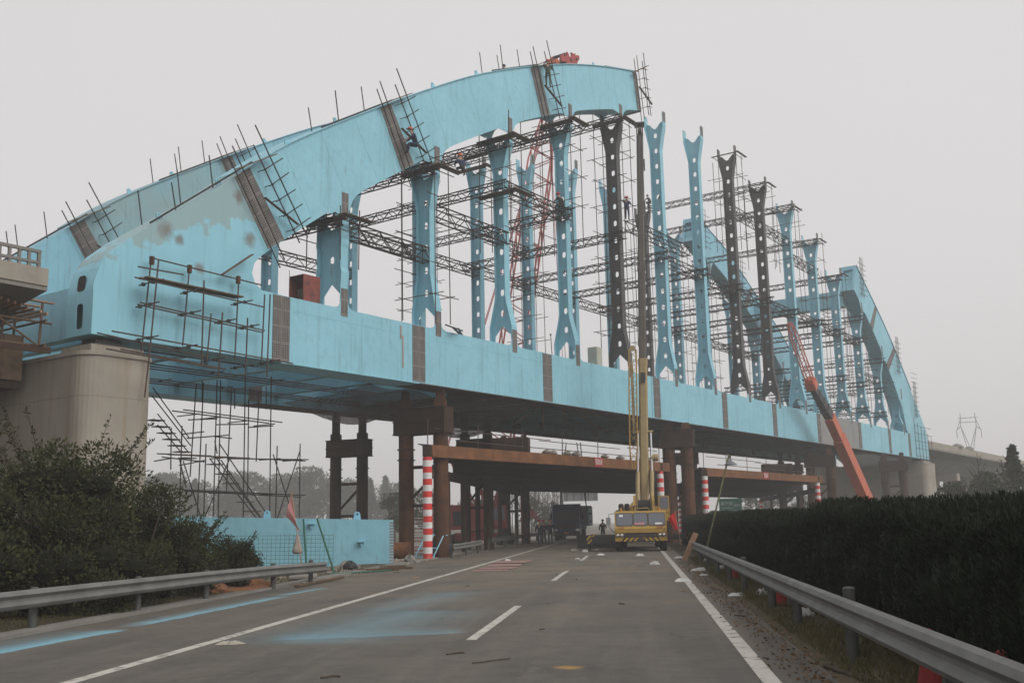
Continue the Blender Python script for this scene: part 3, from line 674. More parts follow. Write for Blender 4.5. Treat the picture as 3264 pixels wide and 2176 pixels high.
# plank platforms below the arch at each connected column head
def platform(i, far, z, lab):
    s = COLS[i]; tcn = (G0+G1)/2 if far else (T0+T1)/2
    T = Thing('work_platform', lab, 'platform', (s, tcn, z), 'B', 'plank platforms at the column heads')
    for k in range(3 if i < 5 else 1):
        T.add('plank', cbox((s-.75+k*.24, tcn-.1+.1*k, z), (.2, 2.5, .04)), m_wood)
    for k in range(2 if i < 5 else 1):
        T.add('plank', cbox((s+.2, tcn-1.3-.24*k, z+.05), (2.1, .2, .04)), m_wood)
    for k in (-1, 1): T.pole((s-.9, tcn+k*1.0, z-.06), (s+1.2, tcn+k*1.0, z-.06), .027, m_tube)
    return T
for i in (0,1,2,3,4,7,8,9,10,11): platform(i, False, NTOP[i]-.18, f'plank work platform at the head of the {ORD[i]} near column')
for i in (4,): platform(i, True, FTOP[i]-.25, 'plank work platform at the head of the fifth far column')
platform(2, False, 20.9, 'plank work platform halfway up the third near column')

def joint_scaffold(J, TC, BC, tf, lab, n_up=4, reach=1.0):
    L0 = Vector((J[0][1], BC(J[0][1]))); L1 = Vector((J[0][0], TC(J[0][0]))); R0 = Vector((J[1][1], BC(J[1][1]))); R1 = Vector((J[1][0], TC(J[1][0])))
    u = (R1-R0).normalized(); v = Vector((u.y, -u.x)); H = (R1-R0).length
    T = Thing('joint_scaffold', lab, 'scaffold', (R0.x, tf, R0.y), 'B', 'tube scaffolds at the arch joints')
    P = lambda p, t: (p.x, t, p.y)
    t = tf-.45
    for off, up in ((.35, .8), (.95*reach, 1.5)):
        T.pole(P(R0+v*off-u*.4, t), P(R1+v*off+u*up, t), .03, m_tubed)
    T.pole(P(L0-v*.05-u*.9, t+.2), P(L1-v*.05+u*.9, t+.2), .028, m_tubed)
    T.pole(P(L0+v*.35-u*.7, t+.15), P(L1+v*.35+u*1.2, t+.15), .028, m_tubed)
    z = .25
    while z < H+.3:
        a = random.uniform(-.05, .1)
        T.pole(P(R0+u*z+v*(.2+a), t+.05), P(R0+u*(z+random.uniform(0,.1))+v*(1.6*reach+a), t+.05), .026, m_tubed)
        T.pole(P(R0+u*z+v*.35, t-.1), P(R0+u*z+v*.35, tf+.1), .022, m_tubed)
        z += .72
    for k in range(n_up):
        s = J[0][0]-1.0-k*.9; zz = TC(s)
        T.pole((s, tf+.15+.9*(k % 2), zz+.06), (s-.25, tf+.15+.9*(k % 2), zz+1.1+random.uniform(0,.5)), .026, m_tubed)
    s = J[0][0]
    T.pole((s-4, tf+.1, TC(s-4)+.12), (s+1, tf+.1, TC(s+1)+.14), .04, m_tubed, 'pipe')
    T.add('plank', ext([[(-.6,0),(1.5,0),(1.5,.04),(-.6,.04)]], lambda a, b_, w: (R0.x+u.x*H*.45+a*.93, w, R0.y+u.y*H*.45-a*.36+b_), t-.0, t+.14), m_wood)
    T.add('plank', ext([[(-1.2,0),(1.3,0),(1.3,.05),(-1.2,.05)]], lambda a, b_, w: (R1.x+a*.85, w, R1.y+a*.5+.12+b_), t-.1, t+.2), m_wood)
    return T
joint_scaffold(J1, LT, LB, T0, 'ladder-like tube scaffold on the lowest drilled joint of the near arch')
joint_scaffold(J2, LT, LB, T0, 'ladder-like tube scaffold on the middle joint of the near arch where a worker sits')
joint_scaffold(J3, LT, LB, T0, 'ladder-like tube scaffold on the uppermost joint of the near arch')
joint_scaffold(((64.75,65.25),(65.25,65.74)), LT, LB, T0, 'ladder-like tube scaffold hung on the free end of the near arch', n_up=0, reach=.75)
joint_scaffold(J1, LT, LB, G0, 'tube scaffold on the lowest joint of the far arch behind the arch foot')
joint_scaffold(J2, LT, LB, G0, 'tube scaffold on the far arch joint peeping over the near arch')
def right_scaffold(TC, BC, s, ta, lab, n=7):
    T = Thing('joint_scaffold', lab, 'scaffold', (s, ta, TC(s)), 'B', 'tube scaffolds at the arch joints')
    for k in range(3): T.pole((s-.6+.5*k, ta-.4, TC(s)-3.4), (s-.3+.5*k, ta-.4, TC(s)+1.3), .03, m_tubed)
    for k in range(n): T.pole((s-1.2, ta-.42, TC(s)-3.1+k*.6), (s+1.7, ta-.42, TC(s)-3.05+k*.6), .028, m_tubed)
    return T
right_scaffold(RTn, RBn, 118.2, T0, 'tube scaffold on the free upper end of the right-hand near arch')
right_scaffold(RTn, RBn, 130.9, T0, 'tube scaffold halfway down the right-hand near arch')
right_scaffold(RTn, RBn, 137.6, T0, 'tube scaffold low on the right-hand near arch', 10)
right_scaffold(RTf, RBf, 102.6, G0, 'tube scaffold on the free end of the right-hand far arch')
right_scaffold(RTf, RBf, 112.5, G0, 'tube scaffold on the upper joint of the right-hand far arch')
T = Thing('end_scaffold', 'tube scaffold on the far right foot of the bridge girder', 'scaffold', (139, 33, 8.75), 'B', 'tube scaffolds at the arch joints')
for k in range(6): T.pole((135.5+k*1.6, 33.2, 8.3), (135.5+k*1.6, 33.2, 13.6-k*.4), .03, m_tubed)
for k in range(5): T.pole((135, 33.15, 8.9+k*.95), (145.2-k*.4, 33.15, 8.9+k*.95), .03, m_tubed)

# scaffold on the near arch foot (s, z, s, z, t)
FRONT = [(23.72,11.93,23.45,8.29,33.35),(23.62,11.76,23.38,8.04,32.75),(23.38,8.04,23.25,6.48,32.75),(25.49,11.9,25.3,8.73,33.35),(25.75,11.34,25.75,7.95,32.75),(27.98,11.81,27.88,8.48,33.35),(29.4,11.48,29.3,8.61,33.35),(29.17,11.36,29.08,7.82,32.75),(26.14,10.06,26.0,8.14,32.75),(26.7,10.2,26.6,7.57,32.75),(27.99,10.17,27.95,7.71,32.75),(23.81,11.95,29.21,11.86,33.35),(22.74,11.32,24.76,11.39,32.75),(22.62,10.89,28.85,10.76,32.75),(22.89,9.98,28.91,9.77,32.75),(23.2,10.04,29.34,9.82,33.35),(21.78,8.75,30.51,8.56,32.75),(21.59,8.73,26.53,8.4,33.35),(21.6,8.08,26.53,7.91,32.75),(22.57,8.26,27.41,8.04,33.35)]
T = Thing('hanging_scaffold', 'tube scaffold hung in front of the blue arch foot with a board walkway', 'scaffold', (26, 33, 7.5), 'B')
for a, z, c, y, t in FRONT: T.pole((a, t, z), (c, t, y), .03, m_tube)
for s, z in ((23.4,10.85),(25.3,10.85),(27.8,10.8),(23.3,9.98),(25.2,9.95),(27,9.9),(28.2,9.85),(23.3,8.7),(25.1,8.6),(26.4,8.25),(27.9,8.15),(29.3,8.5)):
    T.pole((s, 33.6, z), (s+.05, 32.1+random.uniform(0,.25), z+.03), .027, m_tube)
    for tt in (33.35, 32.75): T.add('coupler', cbox((s+.02, tt, z), (.11,.11,.12)), m_dark)
for k in range(2): T.add('plank', cbox((25.3+k*.1, 33.02-.24*k, 10.98+.02*k), (4.6, .22, .05)), m_wood)
T.add('plank', ext([[(0,0),(1.9,0),(1.9,.05),(0,.05)]], lambda u, v, w: (27.1+u*.8, w, 11.9+u*.6+v), 33.2, 33.42), m_wood)
for s in (23.75, 25.5, 27.95): T.add('clamp', cbox((s, 33.35, 11.85), (.14, .14, .32)), m_rust)
LOW = [(26.43,7.36,26.28,3.7,33.9),(26.79,7.48,26.68,2.26,33.9),(27.46,7.67,27.46,2.26,33.9),(28.21,7.81,28.28,2.27,34.6),(28.22,7.37,28.08,3.06,33.9),(28.92,7.94,28.99,2.21,33.9),(29.73,7.1,29.8,2.98,34.6),(29.69,7.38,29.61,4.41,33.9),(30.35,8.09,30.41,2.16,33.9),(30.76,5.13,30.75,2.16,33.9),(32.09,5.29,32.1,2.15,33.9),(25.84,5.65,25.89,4.0,34.6),(25.82,5.68,25.83,2.35,33.9),(27.56,5.1,27.55,2.28,34.6),(28.96,7.5,28.99,6.65,34.6),(30.7,7.75,30.72,6.76,34.6),(27.27,7.67,27.3,6.81,34.6),(25.33,6.23,30.26,6.07,33.9),(26.38,6.41,31.66,6.25,34.6),(26.1,5.93,27.52,6.07,33.9),(27.48,5.83,29.16,5.96,33.9),(29.14,5.82,30.51,5.98,33.9),(25.79,5.34,26.89,5.51,33.9),(26.08,5.2,28.1,5.44,33.9),(27.96,5.42,28.87,5.39,34.6),(24.95,4.42,26.94,4.31,33.9),(25.23,4.6,27.84,4.62,34.6),(28.08,4.48,32.59,4.61,33.9),(27.84,4.58,33.08,4.6,34.6),(26.07,3.19,32.44,3.04,33.9),(26.61,3.18,32.86,2.99,34.6),(24.6,4.25,25.32,4.38,33.9),(25.75,4.13,26.98,4.37,33.9),(27.65,5.09,30.33,2.16,33.9),(28.19,4.44,27.11,2.26,33.9),(30.54,4.76,31.63,2.37,33.9),(32.1,5.0,30.89,2.16,33.9),(25.93,4.31,26.8,2.26,33.9),(25.76,4.35,26.11,3.27,33.9),(27.43,5.17,27.57,4.66,33.9)]
T = Thing('access_scaffold', 'tall tube scaffold tower standing under the left end of the bridge', 'scaffold', (32.2, 38.6, -.3), 'B')
LOW = [(a*1.13, 1.65+(z-1.65)*1.13, c*1.13, 1.65+(y-1.65)*1.13, t*1.13) for a, z, c, y, t in LOW]
for a, z, c, y, t in LOW:
    if y < 2.7:
        k = (z+.35)/(z-y); c, y = a+(c-a)*k, z+(y-z)*k
    T.pole((a, t, z), (c, t, y), .028, m_tubed)
for k in range(3): T.add('plank', cbox((31.0+.1*k, 38.5+.24*k, 4.93+.02*k), (4.3, .22, .05)), m_wood)
for a, z in ((29.8,6.75),(31.0,6.7),(32.7,6.65),(34.3,6.6),(31.7,4.9),(34.7,4.95),(36.2,4.95),(31.7,3.3),(34.3,3.25)): T.pole((a, 38.0, z), (a, 39.5, z), .026, m_tubed)
STAIR = [(25.94,7.39,27.8,5.45),(25.91,7.06,27.91,5.12),(26.21,6.34,27.82,4.82),(26.23,5.89,27.37,4.89),(28.91,4.62,31.4,2.24),(29.28,4.63,31.63,2.24),(29.5,4.59,31.9,2.0)]
T = Thing('scaffold_stair', 'steep tube stair with rungs climbing under the left end of the bridge', 'stair', (32.5, 40.7, -.3), 'B')
STAIR = [(a*1.13, 1.65+(z-1.65)*1.13, c*1.13, 1.65+(y-1.65)*1.13) for a, z, c, y in STAIR]
for j, (a, z, c, y) in enumerate(STAIR):
    if j >= 4: k = (z+.3)/(z-y); c, y = a+(c-a)*k, z+(y-z)*k
    T.pole((a, 40.7, z), (c, 40.7, y), .028, m_tubed, 'rail')
for k in range(7): T.add('tread', cbox((29.6+k*.305, 40.8, 6.65-k*.277), (.7, .5, .045)), m_wood)
for k in range(11): T.add('tread', cbox((33.1+k*.475, 40.8, 4.75-k*.45), (.7, .5, .045)), m_wood)
# brackets of bamboo poles and safety nets slung under the deck
m_net, nt, b = nodes('safety_net')
vv = tc(nt, 'UV', (1,1,1)); sx = nt.nodes.new('ShaderNodeSeparateXYZ'); nt.links.new(vv, sx.inputs[0])
g1 = mth(nt, 'LESS_THAN', mth(nt, 'FRACT', sx.outputs[0]), .42); g2 = mth(nt, 'LESS_THAN', mth(nt, 'FRACT', sx.outputs[1]), .42)
tr = nt.nodes.new('ShaderNodeBsdfTransparent'); ms = nt.nodes.new('ShaderNodeMixShader'); out = [x for x in nt.nodes if x.type == 'OUTPUT_MATERIAL'][0]
nt.links.new(mth(nt, 'MAXIMUM', g1, g2), ms.inputs[0]); nt.links.new(tr.outputs[0], ms.inputs[1]); nt.links.new(b.outputs[0], ms.inputs[2]); nt.links.new(ms.outputs[0], out.inputs[0])
b.inputs['Base Color'].default_value = (.07,.045,.034,1); b.inputs['Roughness'].default_value = .9
def net(label, p, q, depth, sag, n=12, cells=60):
    p, q = Vector(p), Vector(q); V, F, uv = [], [], []
    for j in range(n+1):
        for i in range(n+1):
            a, c = i/n, j/n
            P = p+(q-p)*a+Vector(depth)*c; P.z -= sag*math.sin(math.pi*a)*math.sin(math.pi*c)+.12*math.sin(7*a+5*c)
            V.append(tuple(P)); uv.append((a*cells, c*cells*Vector(depth).length/(q-p).length))
    for j in range(n):
        for i in range(n): F.append((j*(n+1)+i, j*(n+1)+i+1, (j+1)*(n+1)+i+1, (j+1)*(n+1)+i))
    return single('safety_net', label, 'net', (V, F), m_net, tuple(p), 'B', smooth=True, uv=uv)
net('brown safety net sagging under the deck right of the left falsework tower', (44.0, 34.2, 8.7), (52.5, 34.2, 8.7), (1, 7.5, 0), 2.0, cells=70)
net('brown safety net sagging between the left falsework towers', (38, 35.3, 8.7), (44, 36, 8.6), (2.5, 9, -.2), 1.2, cells=55)
for k, (a, c) in enumerate(((53,66),(54,70),(58,74),(62,80))):
    single('bamboo_pole', 'pale bamboo pole lashed under the deck, %s of four' % ['nearest','second','third','farthest'][k], 'pole', tube((a, 34.5+k, 9.05-.04*k), (c, 46.2-k*.3, 9.1), .05, 7), M('bamboo', (.30,.25,.16), rough=.7) if k == 0 else bpy.data.materials['bamboo'], (a, 34.5+k, 9.05), 'B', 'bamboo poles lashed under the deck', smooth=True)
for k in range(0, 5, 2):
    T = Thing('deck_walkway', ['nearest','','middle','','farthest'][k]+' rusty pipe walkway slung along the underside of the blue deck', 'scaffold', (24, 36.5+2*k, 9.2), 'B', 'pipe walkways under the deck')
    for j in range(3): T.pole((23.8+k*.9, 36.3+k*2+.35*j, 9.15-.05*j), (41+k*1.6, 36.3+k*2+.35*j, 9.15-.05*j), .032, m_tube)
    for j in range(4): T.pole((25+j*3.9, 36.0+k*2, 9.2), (25+j*3.9, 37.3+k*2, 9.2), .026, m_tube)
# ================================================================== PIERS AND APPROACHES
def pier(label, s0, s1, zt, arches, mat):
    T = Thing('bridge_pier', label, 'pier', ((s0+s1)/2, 40.5, -.4), 'B', 'concrete end piers')
    ta, tb = 33.05, 48.3
    c0 = min(c-w/2 for c, w, h in arches)-.6; c1 = max(c+w/2 for c, w, h in arches)+.6
    r = .75
    near = arc(s1-r, ta+r, r, 0, -90, 7)+arc(s0+r, ta+r, r, -90, -180, 7)+[(s0, c0), (s1, c0)]
    far_ = [(s1, c1), (s0, c1)]+arc(s0+r, tb-r, r, 180, 90, 7)+arc(s1-r, tb-r, r, 90, 0, 7)
    T.add('wall', ext([near], XY, -.4, zt), mat, smooth=False); T.add('wall', ext([far_], XY, -.4, zt), mat)
    holes = [[(c-w/2, -.38), (c-w/2, h)]+arc(c, h, w/2, 180, 0, 10)[1:-1]+[(c+w/2, h), (c+w/2, -.38)] for c, w, h in arches]
    T.add('arched_wall', ext([[(c0+.002, -.4), (c1-.002, -.4), (c1-.002, zt-.02), (c0+.002, zt-.02)]]+[h[::-1] for h in holes], lambda u, v, w: (w, u, v), s0+.15, s1-.15), mat)
    T.add('cap_lip', ext([[(s0+(s-s0)*1.0+(.05 if s > (s0+s1)/2 else -.05), t-.05) for s, t in near]], XY, zt-.16, zt-.015), mat)
    for c in (34.5, 46.8):
        T.add('plinth', box((s0+.5, c-.95, zt+.003), (s1-.3, c+.95, zt+.32)), mat)
        T.add('bearing', cat(box((s0+.9, c-.55, zt+.325), (s1-.8, c+.55, zt+.45)), box((s0+1.0, c-.45, zt+.455), (s1-.9, c+.45, 8.70))), m_dark)
    return T
pier('tall concrete pier with arched opening carrying the left end of the bridge', 21.0, 24.0, 8.05, [(41, 3.2, 3.6)], m_conc)
pier('misty concrete pier with arched openings carrying the right end of the bridge', 139.3, 144.2, 8.2, [(37.6, 1.6, 3.2), (41, 1.8, 3.2), (44.4, 1.6, 3.2)], m_conc)
# left approach viaduct
T = Thing('approach_viaduct', 'concrete approach viaduct with railing at the left edge', 'viaduct', (14, 40, -.4), 'B', 'approach viaducts')
T.add('deck', ext([[(34.5,10.38),(48,10.38),(48,10.2),(46.5,9.9),(44.2,8.9),(38.3,8.9),(36,9.95),(34.5,10.22)]], lambda u, v, w: (w, u, v), -25, 20.25), m_concd)
T.add('parapet', box((-25, 34.45, 10.385), (20.24, 34.75, 11.02)), m_conc)
for z, h in ((11.16,.09),(11.56,.11)): T.add('rail', box((-25, 34.52, z), (19.97, 34.64, z+h)), m_concd)
for k in range(44): T.add('rail_post', box((19.86-k*.36, 34.53, 11.022), (19.97-k*.36, 34.63, 11.159 if k % 8 else 11.66)), m_concd)
for k in range(44): T.add('baluster', box((19.85-k*.36+.002, 34.535, 11.252), (19.95-k*.36, 34.625, 11.558)), m_concd)
T.add('support_pier', box((-6, 38.5, -.4), (-4.2, 44, 8.9)), m_conc)
# timber formwork platform beside the arch foot
T = Thing('timber_platform', 'orange timber formwork platform under the end of the left approach', 'platform', (20.5, 36.5, 8.3), 'B')
for k in range(9): T.add('joist', ext([[(0,0),(3.4,.0),(3.4,.09),(0,.09)]], lambda u, v, w: (18.6+k*.27, 35.4+u, 10.12-.06*k*0+v+w*0+(.0)), 0, .07) if False else cbox((18.9+k*.25, 37.2, 9.98-k*.045), (.07, 3.4, .10)), m_woodl)
for k in range(4): T.add('plank', cbox((20.0, 35.8+k*.9, 10.1), (2.6, .2, .045)), m_woodl)
for a, b_ in ((18.7,35.6),(20.7,35.6),(18.7,37.4),(20.7,37.4),(19.7,36.4),(20.9,39)): T.pole((a, b_, 8.35), (a+.05, b_, 10.0), .05, m_wood, 'post')
for z in (8.4, 9.3): T.pole((18.3, 35.6, z), (21.2, 35.7, z), .045, m_wood, 'rail'); T.pole((20.7, 35.2, z), (20.75, 39.5, z), .045, m_wood, 'rail')
T.pole((18.8, 35.55, 9.4), (20.6, 35.55, 8.4), .04, m_wood, 'brace')
T.add('fascia', box((18.2, 35.3, 8.1), (21.0, 35.36, 8.33)), m_rustd)
for k in range(14): T.add('form_board', box((9.5+k*.8, 36.6, 7.2), (10.28+k*.8, 36.68, 8.88)), m_wood)
T.add('form_back', box((9.5, 36.7, 6.9), (20.6, 46.5, 8.86)), m_rustd)
# right approach viaduct
T = Thing('approach_viaduct', 'misty concrete approach viaduct running off to the right behind trees', 'viaduct', (150, 40, -.4), 'B', 'approach viaducts')
pr = [(33.9,10.4),(48,10.4),(48,10.2),(46.5,9.8),(44.2,7.7),(38.3,7.7),(36,9.6),(33.9,10.2)]
T.add('deck', ext([pr], lambda u, v, w: (w, u, v), 144.6, 232), m_concd)
T.add('parapet', box((144.6, 33.85, 10.405), (232, 34.15, 11.3)), m_conc)
for s in (168, 196, 224): T.add('support_pier', cat(box((s, 38.6, -.4), (s+1.8, 44, 7.69)), box((s-.1, 35.6, 6.6), (s+1.9, 38.59, 7.69))), m_conc)
for s in (163, 164.3, 171): T.add('debris_heap', lathe([(.05,0),(.8,.02),(.55,.35),(.1,.55)], (s, 34.2, 11.3), 9), m_concd)

# ================================================================== FALSEWORK
def hoop(c, r, z, mat): return lathe([(r+.09, z-.025), (r+.09, z+.025)], (c[0], c[1], 0), 16)
def tower(label, cols, r, zc0, zc1, mat, stubs=True, brace=True, cap=True, zbase=-.4, stub_r=.42):
    """cols: world (x,y) of the tubular columns; a rusty box cap from zc0 to zc1 and jacking stubs up to the girder"""
    T = Thing('falsework_tower', label, 'falsework', (cols[0][0], cols[0][1], zbase), 'W', 'rusty falsework towers')
    for x, y in cols:
        c = T.add('column', lathe([(r, zbase), (r, zc0-.003)], (x, y, 0), 18), mat, smooth=False)
        for z in (zc0-.75, zc0-1.3): T.add('flange_ring', hoop((x, y), r, z, mat), m_rustd, c)
    xs = [c[0] for c in cols]; ys = [c[1] for c in cols]
    if cap:
        a = Vector((cols[0][0], cols[0][1], 0)); e = Vector((cols[-1][0], cols[-1][1], 0)); d = (e-a).normalized(); sd = Vector((-d.y, d.x, 0))
        a2, e2 = a-d*(r+.12), e+d*(r+.12); hw = r+.06
        lo = [a2-sd*hw, e2-sd*hw, e2+sd*hw, a2+sd*hw]
        V = [(p.x, p.y, zc0) for p in lo]+[(p.x, p.y, zc1) for p in lo]
        cp = T.add('cap_beam', (V, [(3,2,1,0),(4,5,6,7),(0,1,5,4),(1,2,6,5),(2,3,7,6),(3,0,4,7)]), m_rustd)  # cap coloured darker than the columns, standing in for shade from the deck
        for z in (zc0+.03, (zc0+zc1)/2, zc1-.03):
            V2 = [(p.x+(p.x-(a.x+e.x)/2)*.02, p.y+(p.y-(a.y+e.y)/2)*.02, zz) for zz in (z-.02, z+.02) for p in [a2-sd*(hw+.06), e2-sd*(hw+.06), e2+sd*(hw+.06), a2+sd*(hw+.06)]]
            T.add('stiffener', (V2, [(3,2,1,0),(4,5,6,7),(0,1,5,4),(1,2,6,5),(2,3,7,6),(3,0,4,7)]), m_rustd, cp)
    if stubs:
        for x, y in cols: T.add('jack_stub', cat(cbox((x, y, (zc1+8.70)/2+.002), (stub_r, stub_r, 8.70-zc1-.01)), cbox((x, y, zc1+.2), (stub_r+.16, stub_r+.16, .38))), mat)
    if brace and len(cols) > 1:
        (x0, y0), (x1, y1) = cols[0], cols[-1]
        for z in (zc0-1.7, zc0-3.7): T.pole((x0, y0, z), (x1, y1, z), .09, m_rustd, 'brace')
        T.pole((x0, y0, zc0-3.6), (x1, y1, zc0-1.8), .08, m_rustd, 'brace')
    return T
tower('front rusty falsework tower with heavy box cap left of the road', [(-12.05,54.3), (-10.03,53.5)], .40, 6.35, 7.75, m_rust)
tower('rear pair of dark falsework columns seen over the blue ground segment', [(-19.0,64.9), (-17.1,64.3)], .36, 6.0, 7.1, m_rustd)
tower('dark falsework columns under the left half of the portal roof', [(-11.2,68.5), (-9.6,68.0)], .34, 6.4, 7.2, m_rustd)
tower('far dark falsework pair with box cap behind the portal roof', [(-10.6,84.5), (-8.9,84.2)], .36, 6.3, 7.2, m_rustd)
tower('thick rusty falsework tower in the median just behind the crane', [(2.55,77.8), (3.85,77.6)], .46, 6.9, 8.2, m_rust, brace=False, stub_r=.5)
tower('dark falsework pair in the median behind the thick rusty tower', [(3.2,92.5), (5.0,92.2)], .42, 6.4, 7.4, m_rustd)
tower('tall falsework tower beyond the opposite road behind the hedge', [(17.7,108.6), (19.6,108.2)], .45, 6.6, 7.8, m_rust)
tower('falsework tower under the far right end of the bridge', [(28.5,124), (30.4,123.6)], .45, 6.6, 7.8, m_rustd)
tower('dark rear falsework tower beyond the opposite road', [(16.2,119), (18.0,118.6)], .42, 6.4, 7.4, m_rustd)
tower('lone dark falsework column close to the left concrete pier', [tuple(W(25.2, 37.2)[:2])], .36, 5.4, 6.7, m_rustd, stubs=False, brace=False)

# portal roofs that guard the traffic: beams parallel to the bridge, sides parallel to the road
m_canopy = M('portal_roof_steel', (.05,.032,.025), (.03,.022,.02), sc=.5, rough=.85, spec=.15)
def portal(label, xa, xb, ya, depth, zb, n, nstr):
    zb0 = zb
    """near edge runs from (xa, ya) along the bridge axis to x=xb, sides go back along the road"""
    k = BX.y/BX.x; T = Thing('portal_frame', label, 'portal', (xa, ya, 0), 'W', 'rusty steel portals over the road')
    E = lambda x, d: Vector((x, ya+(x-xa)*k+d, 0))
    def beam(d, mat, h=.62, w=.3, name='cross_girder', drop=0.):
        zb = zb0-drop; h = h+drop
        a, e = E(xa-.5, d), E(xb+.5, d); nn = NX*w/2
        fl = []
        for z0, z1, ww in ((zb, zb+.04, 1), (zb+.041, zb+h-.041, .08), (zb+h-.04, zb+h, 1)):
            q = [a-nn*ww, e-nn*ww, e+nn*ww, a+nn*ww]
            fl.append(([(p.x, p.y, z0) for p in q]+[(p.x, p.y, z1) for p in q], [(3,2,1,0),(4,5,6,7),(0,1,5,4),(1,2,6,5),(2,3,7,6),(3,0,4,7)]))
        return T.add(name, cat(*fl), mat)
    # near edge beam is a boxed channel: a solid orange face
    a, e = E(xa+.1, 0), E(xb+.6, 0); nn = NX*.17
    q = [a-nn, e-nn, e+nn, a+nn]
    T.add('edge_beam', cat(([(p.x, p.y, zb+.045) for p in q]+[(p.x, p.y, zb+.62) for p in q], [(3,2,1,0),(4,5,6,7),(0,1,5,4),(1,2,6,5),(2,3,7,6),(3,0,4,7)]),
        ([tuple(p+(p-(a+e)/2)*0-NX*.03*(1 if i < 2 else -1))[:2]+(zb,) for i, p in enumerate(q)]+[tuple(p-NX*.03*(1 if i < 2 else -1))[:2]+(zb+.043,) for i, p in enumerate(q)], [(3,2,1,0),(4,5,6,7),(0,1,5,4),(1,2,6,5),(2,3,7,6),(3,0,4,7)])), m_rusto)
    for j in range(1, n+1): beam(depth*j/n, m_canopy, drop=.5 if j > 1 else 0.)
    # sheet roof
    q = [E(xa-.4, .3), E(xb+.5, .3), E(xb+.5, depth+.6), E(xa-.4, depth+.6)]
    T.add('roof_sheet', ([(p.x, p.y, zb+.625) for p in q]+[(p.x, p.y, zb+.66) for p in q], [(3,2,1,0),(4,5,6,7),(0,1,5,4),(1,2,6,5),(2,3,7,6),(3,0,4,7)]), m_canopy)
    for side, x in ((0, xa), (1, xb)):
        T.add('side_beam', box((x-.14, E(x, 0).y+.25, zb-.97), (x+.14, E(x, 0).y+depth+.4, zb-.504)), m_rustd)
        for j in range(n+1):
            if j % 2 and j != n and nstr > 0 and side == 1: continue
            p = E(x, depth*j/n)
            stripe = j in (0, n)
            rr = .24 if stripe else .17
            T.add('striped_post' if stripe else 'post', lathe([(rr, -.05), (rr, zb-.975 if j else zb-.005)], (p.x, p.y+(0 if j else 0), 0), 16), m_stripe if stripe else m_rustd, label='red and white banded post' if stripe else None)
            if j == 0: T.add('post_head', cbox((p.x, p.y+.02, zb+.3), (.42, .40, .56)), m_rustd)
    # handrail of tubes along the near edge
    L = (E(xb, 0)-E(xa, 0)).length; m = int(L/4.2)
    for j in range(m+1):
        p = E(xa+(xb-xa)*j/m, .1); T.pole((p.x, p.y, zb+.62), (p.x+.02, p.y, zb+1.85+random.uniform(-.1,.3)), .026, m_tube, 'rail_post')
    for (f0, f1, z) in ((.02,.45,1.5),(.40,.78,1.38),(.82,.99,1.45),(.1,.95,.95)):
        p, q = E(xa+(xb-xa)*f0, .08), E(xa+(xb-xa)*f1, .08); T.pole((p.x, p.y, zb+z), (q.x, q.y, zb+z-.05), .024, m_tube, 'handrail')
    return T, E
portal1, E1 = portal('rusty steel portal roof over the near carriageway with banded posts and red sign', -10.45, 1.75, 52.0, 45, 5.05, 8, 1)
portal2, E2 = portal('rusty steel portal roof over the opposite carriageway behind the hedge', 5.2, 17.2, 80.0, 46, 4.85, 8, 1)
# counterweight boxes and sandbags on the portals
def bag_mesh(seed, sx=.45, sy=.3, sz=.16):
    r2 = random.Random(seed); V, F = [], []; n, m = 10, 6
    for j in range(m+1):
        th = math.pi*j/m
        for i in range(n):
            a = 2*math.pi*i/n; k = 1+r2.uniform(-.18,.18)
            V.append((sx*k*math.sin(th)*math.cos(a), sy*k*math.sin(th)*math.sin(a), sz*(1+.4*math.sin(3*a+seed))*math.cos(th)))
    for j in range(m):
        for i in range(n): F.append((j*n+i, j*n+(i+1) % n, (j+1)*n+(i+1) % n, (j+1)*n+i))
    return V, F
m_bagp = M('pale_sandbag', (.38,.35,.31), (.27,.24,.21), sc=5, rough=.9, spec=.1)
for k, (f, d) in enumerate(((.43,.1),(.455,.25),(.52,.1),(.56,.15),(.70,.1),(.78,.15),(.90,.1),(.945,.12))):
    p = E1(-10.45+12.2*f, d+.35); V, F = bag_mesh(k, .3, .2, .12); pos = (p.x, p.y, 5.05+.66+.1)
    single('sandbag', ['leftmost','second','third','fourth','fifth','sixth','seventh','rightmost'][k]+' pale sandbag lying on the near portal roof edge', 'sandbag', ([(v[0]+pos[0], v[1]+pos[1], v[2]+pos[2]) for v in V], F), m_bagp, pos, group='sandbags on the near portal roof', smooth=True)
p = E1(-10.45+12.2*.27, 2.2)
T = Thing('steel_ballast_box', 'dark steel ballast box standing on the near portal roof', 'box', (p.x, p.y, 5.71), 'W')
T.add('body', cbox((p.x, p.y, 6.13), (2.2, 1.1, .82)), m_rustd); T.add('rib', cat(*[cbox((p.x-.9+.6*k, p.y-.57, 6.13), (.06, .05, .8)) for k in range(4)]), m_rustd)
p = E2(5.2+12*.62, 1.8)
T = Thing('steel_ballast_box', 'brown steel ballast box standing on the far portal roof', 'box', (p.x, p.y, 5.51), 'W')
T.add('body', cbox((p.x, p.y, 5.95), (2.6, 1.1, .86)), m_rustd); T.add('rib', cat(*[cbox((p.x-1.1+.7*k, p.y-.57, 5.95), (.06, .05, .84)) for k in range(4)]), m_rustd)
